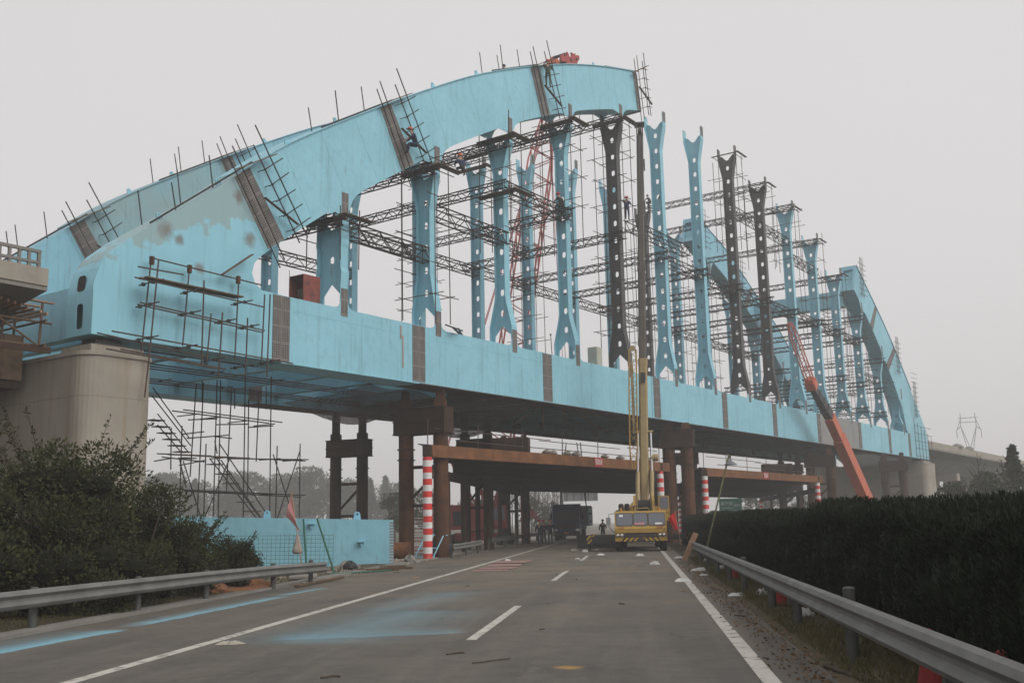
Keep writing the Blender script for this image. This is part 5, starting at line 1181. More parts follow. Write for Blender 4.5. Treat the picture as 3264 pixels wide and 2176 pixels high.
# ================================================================== ROADSIDE OBJECTS
# W-beam guard rails
WB = [(0,.31),(.045,.285),(.075,.235),(.02,.175),(.02,.135),(.075,.075),(.045,.025),(0,0)]     # (outwards, up)
def guardrail(label, pts, zt, side, posts, post_h=None, group='steel guard rails', open_end=True):
    """pts: world (x,y[,z top]); side +1 = corrugation bulges towards +x"""
    T = Thing('guard_rail', label, 'guard rail', (pts[0][0], pts[0][1], 0), 'W', group)
    n = 0
    for i in range(len(pts)-1):
        a, c = pts[i], pts[i+1]; V, F = [], []
        za = (a[2] if len(a) > 2 else zt)-.31; zc = (c[2] if len(c) > 2 else zt)-.31
        d = Vector((c[0]-a[0], c[1]-a[1], 0)).normalized(); nr = Vector((d.y, -d.x, 0))*side
        ov = .01 if i < len(pts)-2 else 0
        for (p, z, dd) in ((a, za, 0), (c, zc, ov)):
            for off in (0, -.006):
                for o, u in WB:
                    q = Vector((p[0], p[1], 0))+nr*(o+off+.001*(i % 2))+d*dd; V.append((q.x, q.y, z+u))
        m = len(WB)
        for k in range(m-1):
            F.append((k, k+1, 2*m+k+1, 2*m+k)); F.append((m+k+1, m+k, 3*m+k, 3*m+k+1))
        F.append((0, 2*m, 3*m, m)); F.append((m-1, 2*m-1, 4*m-1, 3*m-1))
        o = T.add('rail', (V, F), m_galv)
        for u in (.08, .23):
            for w in (.12, .2): 
                q = Vector((a[0], a[1], 0))+d*w+nr*.03; T.add('bolt', lathe([(.016,-.01),(.016,.014)], (q.x+nr.x*.02, q.y, za+u), 7, 'x'), m_dark, o)
    for j, (x, y, z) in enumerate(posts):
        po = T.add('post', lathe([(.07,-.3),(.07,z),(.055,z+.015),(.0,z+.02)], (x, y, 0), 14), m_galvd)
        T.add('spacer', cbox((x+side*.10, y, z-.22), (.07,.10,.2)), m_galvd, po)
    return T
XG = 2.20
guardrail('long steel guard rail along the hedge on the right of the road', [(XG, y) for y in (2.0, 6.32, 10.64, 14.96, 19.28, 23.6, 27.92, 32.24, 36.56, 40.9, 45.2)], .78, -1, [(XG+.17, y, .67+(.17 if y == 12.5 else .1 if y == 24.5 else 0)) for y in (4.2,8.4,12.5,16.6,19.6,24.5,28.4,32.6,36.8,41)])
guardrail('curved steel guard rail beside the shrubs at the left', [(-10.35,6,.74),(-10.3,10.3,.74),(-10.2,14.6,.73),(-10.05,18.9,.72),(-9.95,23.2,.70),(-9.85,27.5,.66),(-9.55,31.6,.60)], .72, 1, [(-10.45,13.2,.70),(-10.35,17.2,.72),(-10.2,20.7,.72),(-10.1,23.9,.70),(-10.0,28.2,.68),(-9.95,31.4,.66)])
guardrail('short battered guard rail by the rusty columns under the portal', [(-9.15,51.8,.68),(-9.0,56.0,.70),(-8.95,60.2,.74)], .7, 1, [(-9.3,52.3,.66),(-9.15,56.0,.7),(-9.1,59.8,.7)])
guardrail('distant guard rail running under the portal on the left', [(-9.2,y) for y in (66,74,82,90,98,106,130,160)], .75, 1, [(-9.35,y,.7) for y in (66,74,82,90,98,106)])
# traffic cones
def cone(label, x, y, h=.72):
    T = Thing('traffic_cone', label, 'cone', (x, y, 0), 'W', 'cones behind the guard rail')
    r = lambda z: .165-(.165-.035)*z/h
    z0 = .06
    T.add('foot', ext([rrect(-.2,-.2,.2,.2,.05)], lambda u, v, w: (x+u, y+v, w), .02, .055), m_black)
    T.add('body', lathe([(r(z0),z0),(r(.3),.3)], (x, y, 0), 18), m_cone, smooth=False)
    T.add('reflective_band', lathe([(r(.3)+.003,.302),(r(.46)+.003,.458)], (x, y, 0), 18), m_white)
    T.add('tip', lathe([(r(.46),.46),(r(h-.02),h-.02),(.015,h)], (x, y, 0), 18), m_cone)
cone('nearest red and white traffic cone under the right guard rail', 2.62, 10.2, .62)
cone('red traffic cone peeping above the guard rail near the right edge', 2.95, 9.3, .54)
cone('red traffic cone behind the middle of the right guard rail', 2.62, 20.4, .6)
cone('farthest red traffic cone below the right guard rail', 2.55, 29.3, .6)
# blue steel segment set down on the ground at the left
B = Thing('ground_segment', 'light blue steel box segment lying on the ground by the left guard rail', 'segment', (-14.5, 43.8, -.2), 'W')
pa, pb = Vector((-20.0, 43.3, 0)), Vector((-10.62, 44.5, 0)); d = (pb-pa).normalized(); nn = Vector((-d.y, d.x, 0))
def seg_pt(u, v, z): q = pa+d*u+nn*v; return (q.x, q.y, z)
Ls = (pb-pa).length
q = [(0,0),(Ls,0),(Ls,1.6),(0,1.6)]
B.add('box', ([seg_pt(u, v, -.25) for u, v in q]+[seg_pt(u, v, 2.24-.34*u/Ls) for u, v in q], [(3,2,1,0),(4,5,6,7),(0,1,5,4),(1,2,6,5),(2,3,7,6),(3,0,4,7)]), m_blue)
for k in range(15): B.add('end_stud', ext([[(Ls+.002,-.02),(Ls+.17,-.02),(Ls+.17,.02),(Ls+.002,.02)]], lambda u, v, w: seg_pt(u, v+.03, w), .02+k*.122, .10+k*.122), m_lgrey)
for u in (4.0, 7.95): B.add('lifting_lug', ext([[(u-.16,2.25-.34*u/Ls-.03),(u+.16,2.25-.34*u/Ls-.03),(u+.13,2.45-.34*u/Ls)]+arc(u,2.45-.34*u/Ls,.13,0,180,6)[1:], arc(u,2.46-.34*u/Ls,.05,0,320,7)], lambda a, z, w: seg_pt(a, .8+w, z), -.04, .04), m_lblue)
for u, z in ((6.1,1.78),(8.25,.98)): B.add('bracket', cat(ext([[(u-.14,z),(u+.14,z),(u+.14,z+.05),(u-.14,z+.05)]], lambda a, zz, w: seg_pt(a, -w, zz), 0, .25), ext([[(u-.02,z-.18),(u+.02,z-.18),(u+.02,z-.002),(u-.02,z-.002)]], lambda a, zz, w: seg_pt(a, -w, zz), 0, .16)), m_lblue)
# wire fence with green posts, flags
F_ = Thing('wire_fence', 'sagging green wire mesh fence in front of the blue ground segment', 'fence', (-12.5, 37, 0), 'W')
for k in range(27):
    x = -15.2+k*.165; F_.pole((x, 37.0, .15), (x+.02, 37.0, 1.38+.05*math.sin(k*.5)), .006, m_green, 'wire', 5)
for k in range(9): F_.pole((-15.2, 37.0, .28+k*.14), (-10.9, 37.0, .24+k*.14), .006, m_green, 'wire', 5)
for x, x2 in ((-11.7,-11.53),(-11.2,-10.5)): F_.pole((x2, 36.0, -.1), (x, 36.0, 1.95), .035, m_green, 'post')
single('green_rod', 'green rod lying on the ground right of the left guard rail end', 'rod', tube((-10.6,35.5,.05),(-8.9,37.6,.06),.03,8), m_green, (-10,36,0), smooth=True)
def flag(label, base, top, cloth, mat, polemat, sag=.12):
    T = Thing('flag', label, 'flag', base, 'W')
    T.pole(base, top, .018, polemat, 'staff')
    n, m = 8, 6; V = []
    A0, A1, B0, B1 = [Vector(c) for c in cloth]      # along staff A0->A1, free edge B0->B1
    nrm = (A1-A0).cross(B0-A0).normalized()
    for j in range(m+1):
        for i in range(n+1):
            a, c = i/n, j/m; p = (A0+(A1-A0)*c)*(1-a)+(B0+(B1-B0)*c)*a + nrm*sag*math.sin(7*a+2.2*c)*(.2+a); V.append(tuple(p))
    Fq = [(j*(n+1)+i, j*(n+1)+i+1, (j+1)*(n+1)+i+1, (j+1)*(n+1)+i) for j in range(m) for i in range(n)]
    V2 = [tuple(Vector(v)+nrm*.004) for v in V]; N = len(V)
    T.add('cloth', (V+V2, Fq+[tuple(N+i for i in f)[::-1] for f in Fq]), mat, smooth=True)
flag('faded pink flag drooping on a thin staff beside the wire fence', (-11.67,36,-.1), (-12.16,36,2.95), ((-12.15,36,2.92),(-11.98,36,1.85),(-12.33,36,2.05),(-11.82,36,1.48)), m_pink, m_woodl, .05)
flag('bright red flag beside the crane cab on the right', (2.3,57,.3), (2.05,57,2.15), ((2.07,57,2.1),(2.22,57,1.1),(1.66,57,1.72),(2.0,57,1.12)), m_red, m_woodl, .05)
flag('small red flag on the far banded post under the portal', (-10.2,96.5,.2), (-10.3,96.5,3.4), ((-10.28,96.5,3.2),(-10.25,96.5,2.2),(-9.1,96.5,2.6),(-9.0,96.5,1.9)), m_pink, m_woodl, .08)
single('cement_sack', 'beige sack hanging on the wire fence', 'sack', lathe([(.02,1.40),(.05,1.36),(.10,1.15),(.17,.90),(.19,.78),(.12,.72)], (-12.2,36.9,0), 12), m_bagp, (-12.2,36.9,.7), smooth=True)
# leaning plank, work lamp
single('leaning_plank', 'pale plank leaning against the far end of the right guard rail', 'plank', ext([[(-.11,0),(.11,0),(.11,1.75),(-.11,1.75)]], lambda u, v, w: (1.80+u*.9+v*.30, 42.6+w, .03+v*.62-u*.35), 0, .04), m_woodl, (1.8,42.6,0))
T = Thing('work_lamp', 'enamel shade lamp hung from a slanting bamboo pole above the hedge', 'lamp', (2.65,42,0), 'W')
T.pole((2.5,42,-.1), (3.74,42,4.15), .035, M('green_bamboo', (.17,.16,.06), (.12,.12,.05), rough=.6), 'pole')
T.add('shade', lathe([(.04,4.0),(.05,3.92),(.10,3.88),(.25,3.76),(.26,3.74),(.24,3.745)], (3.78,41.95,0), 20), M('enamel_shade', (.16,.17,.17), rough=.4), smooth=True)
T.add('socket', lathe([(.03,3.98),(.03,4.1)], (3.78,41.95,0), 10), m_dark); T.pole((3.70,42,4.0), (3.78,41.95,4.08), .015, m_dark, 'bracket')
# things on top of the girder and arch
T = Thing('tool_cabinet', 'rusty red open steel cabinet on the girder beside the first column', 'cabinet', (32.6, 34.5, ZT), 'B')
T.add('shell', cat(box((32.2,33.95,ZT+.03),(33.25,33.99,ZT+1.25)), box((32.2,34.86,ZT+.03),(33.25,34.90,ZT+1.25)), box((33.21,33.992,ZT+.03),(33.25,34.858,ZT+1.25)), box((32.2,33.95,ZT+1.252),(33.25,34.9,ZT+1.29)), box((32.2,33.95,ZT+.003),(33.25,34.9,ZT+.028))), m_rustbox)
T.add('contents', cbox((32.85,34.5,ZT+.4),(.5,.6,.7)), m_wood); T.add('aerial', tube((32.22,34.88,ZT+1.29),(32.2,34.9,ZT+1.6),.015,6), m_dark)
T = Thing('switch_cabinet', 'pale grey switch cabinet on the girder left of the dark fifth column', 'cabinet', (59.3, 34.6, ZT), 'B')
T.add('body', box((58.8,34.2,ZT+.1),(59.5,34.9,ZT+1.35)), M('cream_cabinet', (.42,.42,.36), rough=.5)); T.add('door', box((58.785,34.25,ZT+.16),(58.798,34.85,ZT+1.3)), bpy.data.materials['cream_cabinet']); T.add('foot', box((58.85,34.25,ZT+.002),(59.45,34.85,ZT+.098)), m_dark)
o = [(530,600),(700,540),(720,500),(950,600),(970,420),(1040,500),(1110,650),(1250,630),(1290,540),(1240,450),(1420,520),(1500,480),(1520,580),(1640,555),(1750,590),(1780,740),(1640,870),(1600,1010),(900,1010),(880,880),(800,860),(700,870),(560,830)]
zc = LT(56.2)
T = Thing('lifting_clamp', 'red horned lifting clamp sitting on the crown of the near arch', 'clamp', (56.2, 34.5, zc), 'B')
for t in (34.0, 34.9):
    T.add('jaw', ext([[(56.2+(x-1150)*.00195, zc+.05+(1010-y)*.0016+(x-1150)*.00195*.36) for x, y in o]], SZ, t-.06, t+.06), m_orange if t > 34.5 else m_redc)
for s, z in ((55.5,.55),(56.3,.45),(57.0,.75)): T.add('pin', tube((s,33.9,zc+z),(s,35.0,zc+z),.10,12), m_dark)
T.pole((55.0,34.4,zc+.25), (53.3,34.2,LT(53.3)+.25), .03, m_tubed, 'tie_rod')
for k, (s, z, w) in enumerate(((52.6,.25,'left of the middle near columns'),(66.2,.3,'between the fifth and sixth near columns'),(78.8,.28,'right of the seventh near column'),(88.0,.5,'at the dark columns'))):
    single('tool_heap', 'dark heap of tools on the girder '+w, 'tools', cat(lathe([(.05,0),(.42,.02),(.3,z*.7),(.08,z)], (s,34.6,ZT+.004), 9), cbox((s+.5,34.3,ZT+.09),(.7,.12,.12)), tube((s-.6,34.4,ZT+.05),(s+.2,34.2,ZT+.12),.04,7)), m_dark, (s,34.6,ZT), 'B', 'heaps of tools on the girder')
single('loose_poles', 'bundle of dark poles sticking out over the girder beside the second column', 'poles', cat(tube((42.2,33.2,ZT+.12),(46.5,35.5,ZT+.18),.06,7), tube((42.5,33.1,ZT+.1),(46.0,35.4,ZT+.3),.05,7), tube((41.8,33.4,ZT+.25),(44.8,34.6,ZT+.5),.04,7)), m_dark, (44,34.5,ZT), 'B')
single('upright_rod', 'thin rod with a knob standing on the girder left of the fourth column', 'rod', cat(tube((53.0,34,ZT),(52.9,34,ZT+1.25),.025,7), lathe([(.01,0),(.06,.04),(.06,.1),(.01,.14)],(52.9,34,ZT+1.25),10)), m_dark, (53,34,ZT), 'B')
# brown stain stick taped on girder face
single('timber_batten', 'weathered batten stuck on the blue girder left of the second joint', 'batten', cat(box((38.7,T0-.03,9.4),(38.82,T0-.002,11.0)), box((38.55,T0-.03,10.85),(38.68,T0-.002,11.5))), m_bagp, (38.7,T0,9.4), 'B')
# blue ladder frame, drum, pipe and boards around the left tower
T = Thing('ladder_frame', 'light blue steel ladder frame leaning by the banded post', 'ladder', (-10.9,53.0,0), 'W')
for x in (-11.25,-10.85,-10.3): T.pole((x,52.6,.03), (x+.45,53.2,1.15), .035, m_lblue, 'rail')
T.pole((-10.95,53.25,1.15), (-9.65,53.25,1.1), .04, m_lblue, 'rung'); T.pole((-11.3,52.6,.05), (-10.2,52.6,.03), .04, m_lblue, 'rung'); T.pole((-11.1,52.85,.5), (-10.1,52.85,.48), .03, m_lblue, 'rung')
single('blue_tarpaulin', 'crumpled dark blue tarpaulin behind the ladder frame', 'tarpaulin', (lambda V, F: ([(v[0]*1.5-10.2, v[1]*1.2+53.9, v[2]*3+.45) for v in V], F))(*bag_mesh(31,.45,.35,.16)), m_dblue, (-10.2,53.9,0), smooth=True)
single('rusty_drum', 'rusty steel pipe stub lying in front of the rusty column foot', 'pipe', lathe([(.30,-.75),(.42,-.75),(.42,.75),(.30,.75)], (-12.2,52.4,.40), 20, 'x'), m_rusto, (-12.2,52.4,0), smooth=False)
for k in range(4):
    T = Thing('board_stack', ['lowest','second','third','top'][k]+' layer of pink edged boards stacked behind the banded post', 'boards', (-12.2,58.5,.1+k*.5), 'W', 'stacked boards behind the banded post')
    for j in range(5): T.add('board', cbox((-12.0,58.5,.15+k*.5+j*.098),(2.2,1.2,.04)), m_pink if j % 2 else m_white)
for k, (x, y, w, h, a) in enumerate(((-5.25,37.2,1.25,.9,.05),(-5.2,39.0,1.3,1.5,-.04),(-5.25,41.5,1.3,2.0,.06),(-5.35,45.0,1.5,2.6,-.05))):
    c, s_ = math.cos(a), math.sin(a)
    single('plywood_sheet', ['nearest','second','third','farthest'][k]+' pinkish plywood sheet lying across the left lane line', 'plywood', ([(x+c*u-s_*v, y+s_*u+c*v, z+.006+.004*k) for z in (0,.018) for u, v in ((-w/2,-h/2),(w/2,-h/2),(w/2,h/2),(-w/2,h/2))], [(3,2,1,0),(4,5,6,7),(0,1,5,4),(1,2,6,5),(2,3,7,6),(3,0,4,7)]), M('pink_plywood', (.30,.19,.155), (.24,.155,.13), sc=2, rough=.85) if k == 0 else bpy.data.materials['pink_plywood'], (x,y,0), group='plywood sheets on the road')
# litter
def crumple(seed, r, hh):
    """crumpled film: an irregular outline with random creases"""
    r2 = random.Random(seed); n, m = 14, 5; V, F = [(0,0,r*hh*.8+.006)], []
    ph = r2.uniform(0,6); el = r2.uniform(.45,.8)
    for j in range(1, m+1):
        for i in range(n):
            a = 2*math.pi*i/n; k = r*(j/m)*(1+.18*math.sin(2*a+ph)+.10*math.sin(5*a+ph*2)+r2.uniform(-.10,.10))
            V.append((k*math.cos(a), k*math.sin(a)*el, max(.005, r*hh*(1-(j/m)**5)*(1+r2.uniform(-.6,.6))+.006)))
    for i in range(n): F.append((0, 1+i, 1+(i+1) % n))
    for j in range(m-1):
        for i in range(n):
            a, b2, c, d = 1+j*n+i, 1+j*n+(i+1) % n, 1+(j+1)*n+(i+1) % n, 1+(j+1)*n+i; F += [(a, d, c), (a, c, b2)]
    return V, F
m_paper = M('dirty_paper', (.42,.39,.33), (.3,.27,.22), sc=5, rough=.9)
LIT = [(2.62,41.5,.30,.5,'white plastic bag behind the foot of the leaning plank'),(1.93,34.8,.38,.35,'crumpled white plastic on the verge by the right edge line'),(2.66,35.2,.3,.6,'white plastic bag tucked under the guard rail'),(2.7,23.7,.34,.5,'white plastic bag beside the red cone'),(2.66,17.9,.36,.6,'dirty plastic bag under the middle of the guard rail'),(1.16,29.0,.36,.3,'clear plastic sheet lying on the right edge line'),(-1.85,52.4,.34,.3,'white litter on the road left of the crane'),(.08,50.4,.34,.35,'white litter in front of the crane'),(.60,40.2,.32,.5,'white litter on the right lane before the crane'),(1.9,32.0,.2,.3,'scrap of white foam at the asphalt edge'),(2.08,23.4,.28,.3,'strip of white foam on the verge'),(-2.7,47.5,.2,.3,'scrap of paper on the lane divider'),(-5.7,46.2,.25,.5,'white plastic beside the plywood sheets'),(-2.9,58.2,.28,.6,'pale lump of rubbish left of the crane'),(-3.6,60.5,.4,.4,'yellowish straw heap on the road before the black beam'),(1.75,46.5,.3,.3,'white litter by the far end of the guard rail'),(-5.95,15.0,.34,.16,'torn flattened cement bag near the left edge line')]
for k, (x, y, r, hh, w) in enumerate(LIT):
    V, F = crumple(50+k, r*.6, hh*.95); single('litter', w, 'litter', ([(v[0]+x, v[1]+y, v[2]) for v in V], F), m_plastic if k not in (14,16) else m_paper, (x,y,0), smooth=False)
def twig(label, pts, r):
    single('twig', label, 'twig', path_tube(pts, r, 6), m_bark, pts[0])
twig('long thin dead twig lying on the asphalt in front', [(-2.03,12.75,.012),(-1.9,12.82,.014),(-1.82,12.95,.012),(-1.7,13.0,.02),(-1.62,13.13,.012)], .008)
twig('short black stick on the asphalt near the left lane', [(-3.55,11.6,.01),(-3.42,11.68,.02),(-3.35,11.7,.01)], .011)
twig('brown stick lying at the asphalt edge near the right guard rail', [(2.02,12.3,.02),(2.2,11.2,.03),(2.3,10.5,.02)], .028)
twig('small twig on the asphalt left of the long twig', [(-2.5,13.6,.01),(-2.38,13.75,.012),(-2.3,13.8,.01)], .01)
for k in range(26):
    rr = random.Random(900+k); x, y = rr.uniform(-9.5,1.8), rr.uniform(14,62); L = rr.uniform(.08,.3); a = rr.uniform(0,3.1)
    single('wood_scrap', 'small scrap of wood lying on the road', 'scrap', path_tube([(x,y,.012),(x+L*.5*math.cos(a),y+L*.5*math.sin(a),.016),(x+L*math.cos(a),y+L*math.sin(a),.012)], .006+.006*rr.random(), 5), m_bark if k % 3 else m_woodl, (x,y,0), group='wood scraps on the road')
for k, (x, y, r) in enumerate(((-10.35,47.4,.28),(-11.7,41.4,.25),(-11.1,39.9,.3),(-10.9,34.5,.2),(-12.4,35.2,.3),(-11.5,33.0,.25))):
    V, F = bag_mesh(200+k, r, r*.8, r*.7); single('rock', ['grey','brown','dark','pale','large orange','small'][k]+' rock among the rubble by the left guard rail end', 'rock', ([(v[0]+x, v[1]+y, v[2]+r*.3) for v in V], F), m_concd if k in (0,3) else m_gravel if k != 2 else m_dark, (x,y,0))
single('plastic_pipe', 'short grey plastic pipe lying behind the left guard rail end', 'pipe', tube((-10.9,32.2,.11),(-10.1,32.5,.11),.10,14), m_concd, (-10.5,32.3,0))
single('long_plank', 'long brown plank lying along the left road edge near the rail end', 'plank', cbox((-9.5,31.0,.05),(.14,4.6,.06)), m_wood, (-9.5,31,0))
for k, (x, y) in enumerate(((-9.6,38.4),(-9.2,39.6),(-9.7,41.2))): single('scrap_timber', ['near','middle','far'][k]+' dark scrap timber on the rubble right of the blue ground segment', 'timber', cbox((x,y,.06),(1.6-.3*k,.12,.08)), m_wood, (x,y,0))
V, F = bag_mesh(77, 1.0, 1.6, .35)
single('soil_heap', 'orange soil heap behind the end of the left guard rail', 'soil', ([(v[0]-10.95, v[1]+27.8, v[2]-.02) for v in V], F), M('orange_soil', (.30,.125,.05), (.22,.11,.06), sc=3, rough=.95, bmp=.8, bsc=12), (-10.95,27.8,-.1))
# rubble stones as one mass
def scatter_stones(n, x0, x1, y0, y1, rmin, rmax, name, mat, fz):
    V, F = [], []
    for k in range(n):
        x, y = random.uniform(x0,x1), random.uniform(y0,y1); r = random.uniform(rmin,rmax); c = Vector((x,y,fz(x,y)+r*.3)); i = len(V)
        for dx, dy, dz in ((1,0,0),(0,1,0),(-1,0,0),(0,-1,0),(0,0,.8),(0,0,-.6)):
            k2 = random.uniform(.6,1.2)*r; V.append((c.x+dx*k2, c.y+dy*k2, c.z+dz*k2))
        for a, b2 in ((0,1),(1,2),(2,3),(3,0)): F += [(i+a,i+b2,i+4),(i+b2,i+a,i+5)]
    o = struct(name, (V, F), mat); o['kind'] = 'stuff'; o['label'] = 'pale broken stones and gravel scattered beside the blue ground segment'; o['category'] = 'gravel'; return o
scatter_stones(1700, -13.0, -9.7, 30, 52, .02, .075, 'gravel', m_gravel, lambda x, y: -.02 if x < -9.9 else .0)
# signs far down the road
T = Thing('road_sign', 'green motorway direction sign beyond the opposite carriageway', 'sign', (13.2,150,-.3), 'W')
T.add('board', box((11.6,150,1.35),(14.75,150.06,4.45)), m_signgreen)
for x in (12.3,14.0): T.add('post', tube((x,150.15,-.3),(x,150.15,4.3),.09,10), m_galvd)
for s_, x, z, sz in (('咸宁南',12.65,3.72,.56),('XIANNING S',12.7,3.12,.27),('6km',14.1,3.5,.52),('赤壁',12.5,2.32,.56),('CHIBI',12.5,1.75,.26),('18km',13.95,2.2,.5)):
    T.put('lettering', text_mesh(s_, sz, m_white, 'lettering'), Matrix.Translation((x,149.985,z)) @ Matrix.Rotation(R(90),4,'X'))
T.add('divider', box((11.75,149.98,2.78),(14.6,149.995,2.81)), m_white)
T = Thing('gantry_sign', 'back of a grey motorway sign panel above the far road', 'sign', (-8.4,160,-.3), 'W')
T.add('panel', box((-11.0,160,4.75),(-5.75,160.08,7.6)), m_lgrey)
for k in range(5): T.add('stiffener', box((-10.5+k*1.1,159.9,4.76),(-10.42+k*1.1,159.995,7.59)), m_galvd)
T.add('cross_arm', box((-11.4,159.8,6.0),(-6.3,159.89,6.15)), m_galvd); T.add('post', tube((-11.2,159.8,-.4),(-11.2,159.8,8),.18,12), m_galvd)
# power pylon in the mist
T = Thing('power_pylon', 'faint lattice power pylon in the mist at the right', 'pylon', (129.5,420,-.4), 'W')
def leg(pts, r=.13): T.add('member', cat(*[tube(pts[i], pts[i+1], r, 5, caps=False) for i in range(len(pts)-1)]), m_galvd)
PXc = 129.4
for sx in (-1,1):
    for sy in (-1,1): leg([(PXc+sx*3.4,420+sy*3.4,-.4),(PXc+sx*.9,420+sy*.9,25)])
    leg([(PXc+sx*.9,420,25),(PXc+sx*2.9,420,35),(PXc+sx*2.7,420,40.4)]); leg([(PXc,420,26.5),(PXc+sx*2.9,420,35)]); leg([(PXc+sx*2.9,420,35),(PXc+sx*4.6,420,33.5),(PXc+sx*4.5,420,30.5)]); leg([(PXc+sx*2.8,420,38),(PXc+sx*4.4,420,33.6)])
leg([(PXc-3.6,420,38.2),(PXc+3.6,420,38.5)]); leg([(PXc-3.2,420,36.6),(PXc+3.2,420,36.8)])
T.add('lacing', cat(*[tube((PXc+s1*(3.4-2.5*k/9),420-s2*(3.4-2.5*k/9),-.4+25.4*k/9),(PXc-s1*(3.4-2.5*(k+1)/9),420-s2*(3.4-2.5*(k+1)/9),-.4+25.4*(k+1)/9),.07,4,caps=False) for k in range(9) for s1 in (-1,1) for s2 in (-1,1)]), m_galvd)
# ================================================================== VEGETATION
def leaf_mesh(name, C, D, L, Wd, mat, jitter=.5):
    """C centres (n,3), D directions (n,3), L lengths, Wd widths -> folded leaf quads"""
    n = len(C); D = D/np.linalg.norm(D, axis=1, keepdims=True); rnd = rng.normal(size=(n,3)); S = np.cross(D, rnd); S /= np.linalg.norm(S, axis=1, keepdims=True)+1e-9
    N = np.cross(D, S); L = L[:,None]; Wd = Wd[:,None]
    V = np.stack([C, C+D*L*.5+S*Wd*.5+N*Wd*.15, C+D*L, C+D*L*.5-S*Wd*.5+N*Wd*.15], 1).reshape(-1,3)
    me = bpy.data.meshes.new(name); me.vertices.add(4*n); me.vertices.foreach_set('co', V.astype(np.float32).ravel())
    me.loops.add(4*n); me.loops.foreach_set('vertex_index', np.arange(4*n, dtype=np.int32))
    me.polygons.add(n); me.polygons.foreach_set('loop_start', np.arange(0,4*n,4,dtype=np.int32)); me.polygons.foreach_set('loop_total', np.full(n,4,dtype=np.int32))
    me.materials.append(mat); me.update(calc_edges=True); me.validate(); return me
def unit(n): v = rng.normal(size=(n,3)); return v/np.linalg.norm(v, axis=1, keepdims=True)
def crown(name, clumps, per, leafL, leafW, mat, up=.4, shell=.45):
    C, D = [], []
    for (c, r) in clumps:
        d = unit(per); rr = (shell+(1-shell)*rng.random(per)**.6)[:,None]; C.append(np.array(c)+d*rr*np.array(r)); D.append(d+np.array([0,0,up])+unit(per)*.6)
    C, D = np.concatenate(C), np.concatenate(D); n = len(C)
    return leaf_mesh(name, C, D, leafL*(.6+.8*rng.random(n)), leafW*(.6+.8*rng.random(n)), mat)
def blob(clumps, k=.62, n=8, m=5):
    parts = []
    for c, r in clumps: parts.append(([(c[0]+r[0]*k*math.sin(math.pi*j/m)*math.cos(2*math.pi*i/n), c[1]+r[1]*k*math.sin(math.pi*j/m)*math.sin(2*math.pi*i/n), c[2]+r[2]*k*math.cos(math.pi*j/m)) for j in range(m+1) for i in range(n)], [(j*n+i, j*n+(i+1) % n, (j+1)*n+(i+1) % n, (j+1)*n+i) for j in range(m) for i in range(n)]))
    return cat(*parts)
def plant(name, label, cat_, meshes, pos, rot=0., sc=(1,1,1), group=None):
    r = bpy.data.objects.new(name, None); COL.objects.link(r); r.location = pos; r.rotation_euler = (0,0,rot); r.scale = sc; r.empty_display_size = .3
    tag(r, label, cat_, group)
    for nm, me in meshes:
        o = bpy.data.objects.new(nm, me); COL.objects.link(o); o.parent = r
    return r
# hedge of dense conifers in the median
hv = []
for v in range(5):
    H = 1.9; n = 12000; z = rng.random(n)**.85*H; rad = .62*(1-.18*(z/H)-.55*np.clip((z/H-.8)/.2,0,1)**2); rad *= .9+.12*np.sin(z*7+v)+.1*rng.random(n)
    a = rng.random(n)*2*np.pi; k = .72+.3*rng.random(n); C = np.stack([np.cos(a)*rad*k, np.sin(a)*rad*k*1.05, z], 1)
    D = np.stack([np.cos(a)*.45, np.sin(a)*.45, np.ones(n)*.9], 1)+unit(n)*.45
    top = rng.random(n) < .10; C[top,2] = H*(.92+.12*rng.random(top.sum())); C[top,:2] = rng.normal(size=(top.sum(),2))*.25; D[top] = np.array([0,0,1.])+unit(top.sum())*.3
    me = leaf_mesh('foliage', C, D, .045+.065*rng.random(n), .012+.012*rng.random(n), m_hedge)
    ns = 420; q = rng.integers(0, 9, ns); ang = q*.7; base_ = np.stack([np.cos(ang)*.35, np.sin(ang)*.35, np.full(ns, H*.9)], 1); hgt = rng.random(ns)*.30; Cs_ = base_+np.stack([.05*rng.normal(size=ns)*.4, .05*rng.normal(size=ns)*.4, hgt], 1)
    C = np.concatenate([C, Cs_]); D = np.concatenate([D, np.array([0,0,1.])+unit(ns)*.7]); n = len(C)
    me = leaf_mesh('foliage', C, D, .045+.065*rng.random(n), .012+.012*rng.random(n), m_hedge)
    Vc, Fc = lathe([(.2,.05),(.48,.3),(.5,1.0),(.44,1.5),(.2,1.78),(.02,1.82)], (0,0,0), 12)
    core = mk_mesh('light_block_core', Vc, Fc, m_hedge)  # solid core added inside the needles to block light passing through
    st = mk_mesh('stem', *tube((0,0,-.3),(0,0,1.4),.05,7,.02), m_bark)
    hv.append([('foliage', me), ('light_block_core', core), ('stem', st)])
y = 2.6; k = 0
while y < 74:
    hh = .885+.045*math.sin(y*.45)+random.uniform(-.05,.06)
    plant('hedge_conifer', 'dark trimmed conifer in the dense median hedge behind the right guard rail', 'shrub', hv[k % 5], (3.62+random.uniform(-.06,.06), y, 0), random.uniform(0,6.28), (1.02,1.02,hh), 'conifers of the median hedge')
    y += random.uniform(.62,.8); k += 1
y = 8.
while y < 70:
    plant('hedge_conifer', 'dark conifer in the back row of the median hedge', 'shrub', hv[k % 5], (4.7+random.uniform(-.1,.1), y, 0), random.uniform(0,6.28), (1.1,1.1,.90+random.uniform(-.04,.05)), 'back row of the median hedge')
    y += random.uniform(1.0,1.5); k += 1
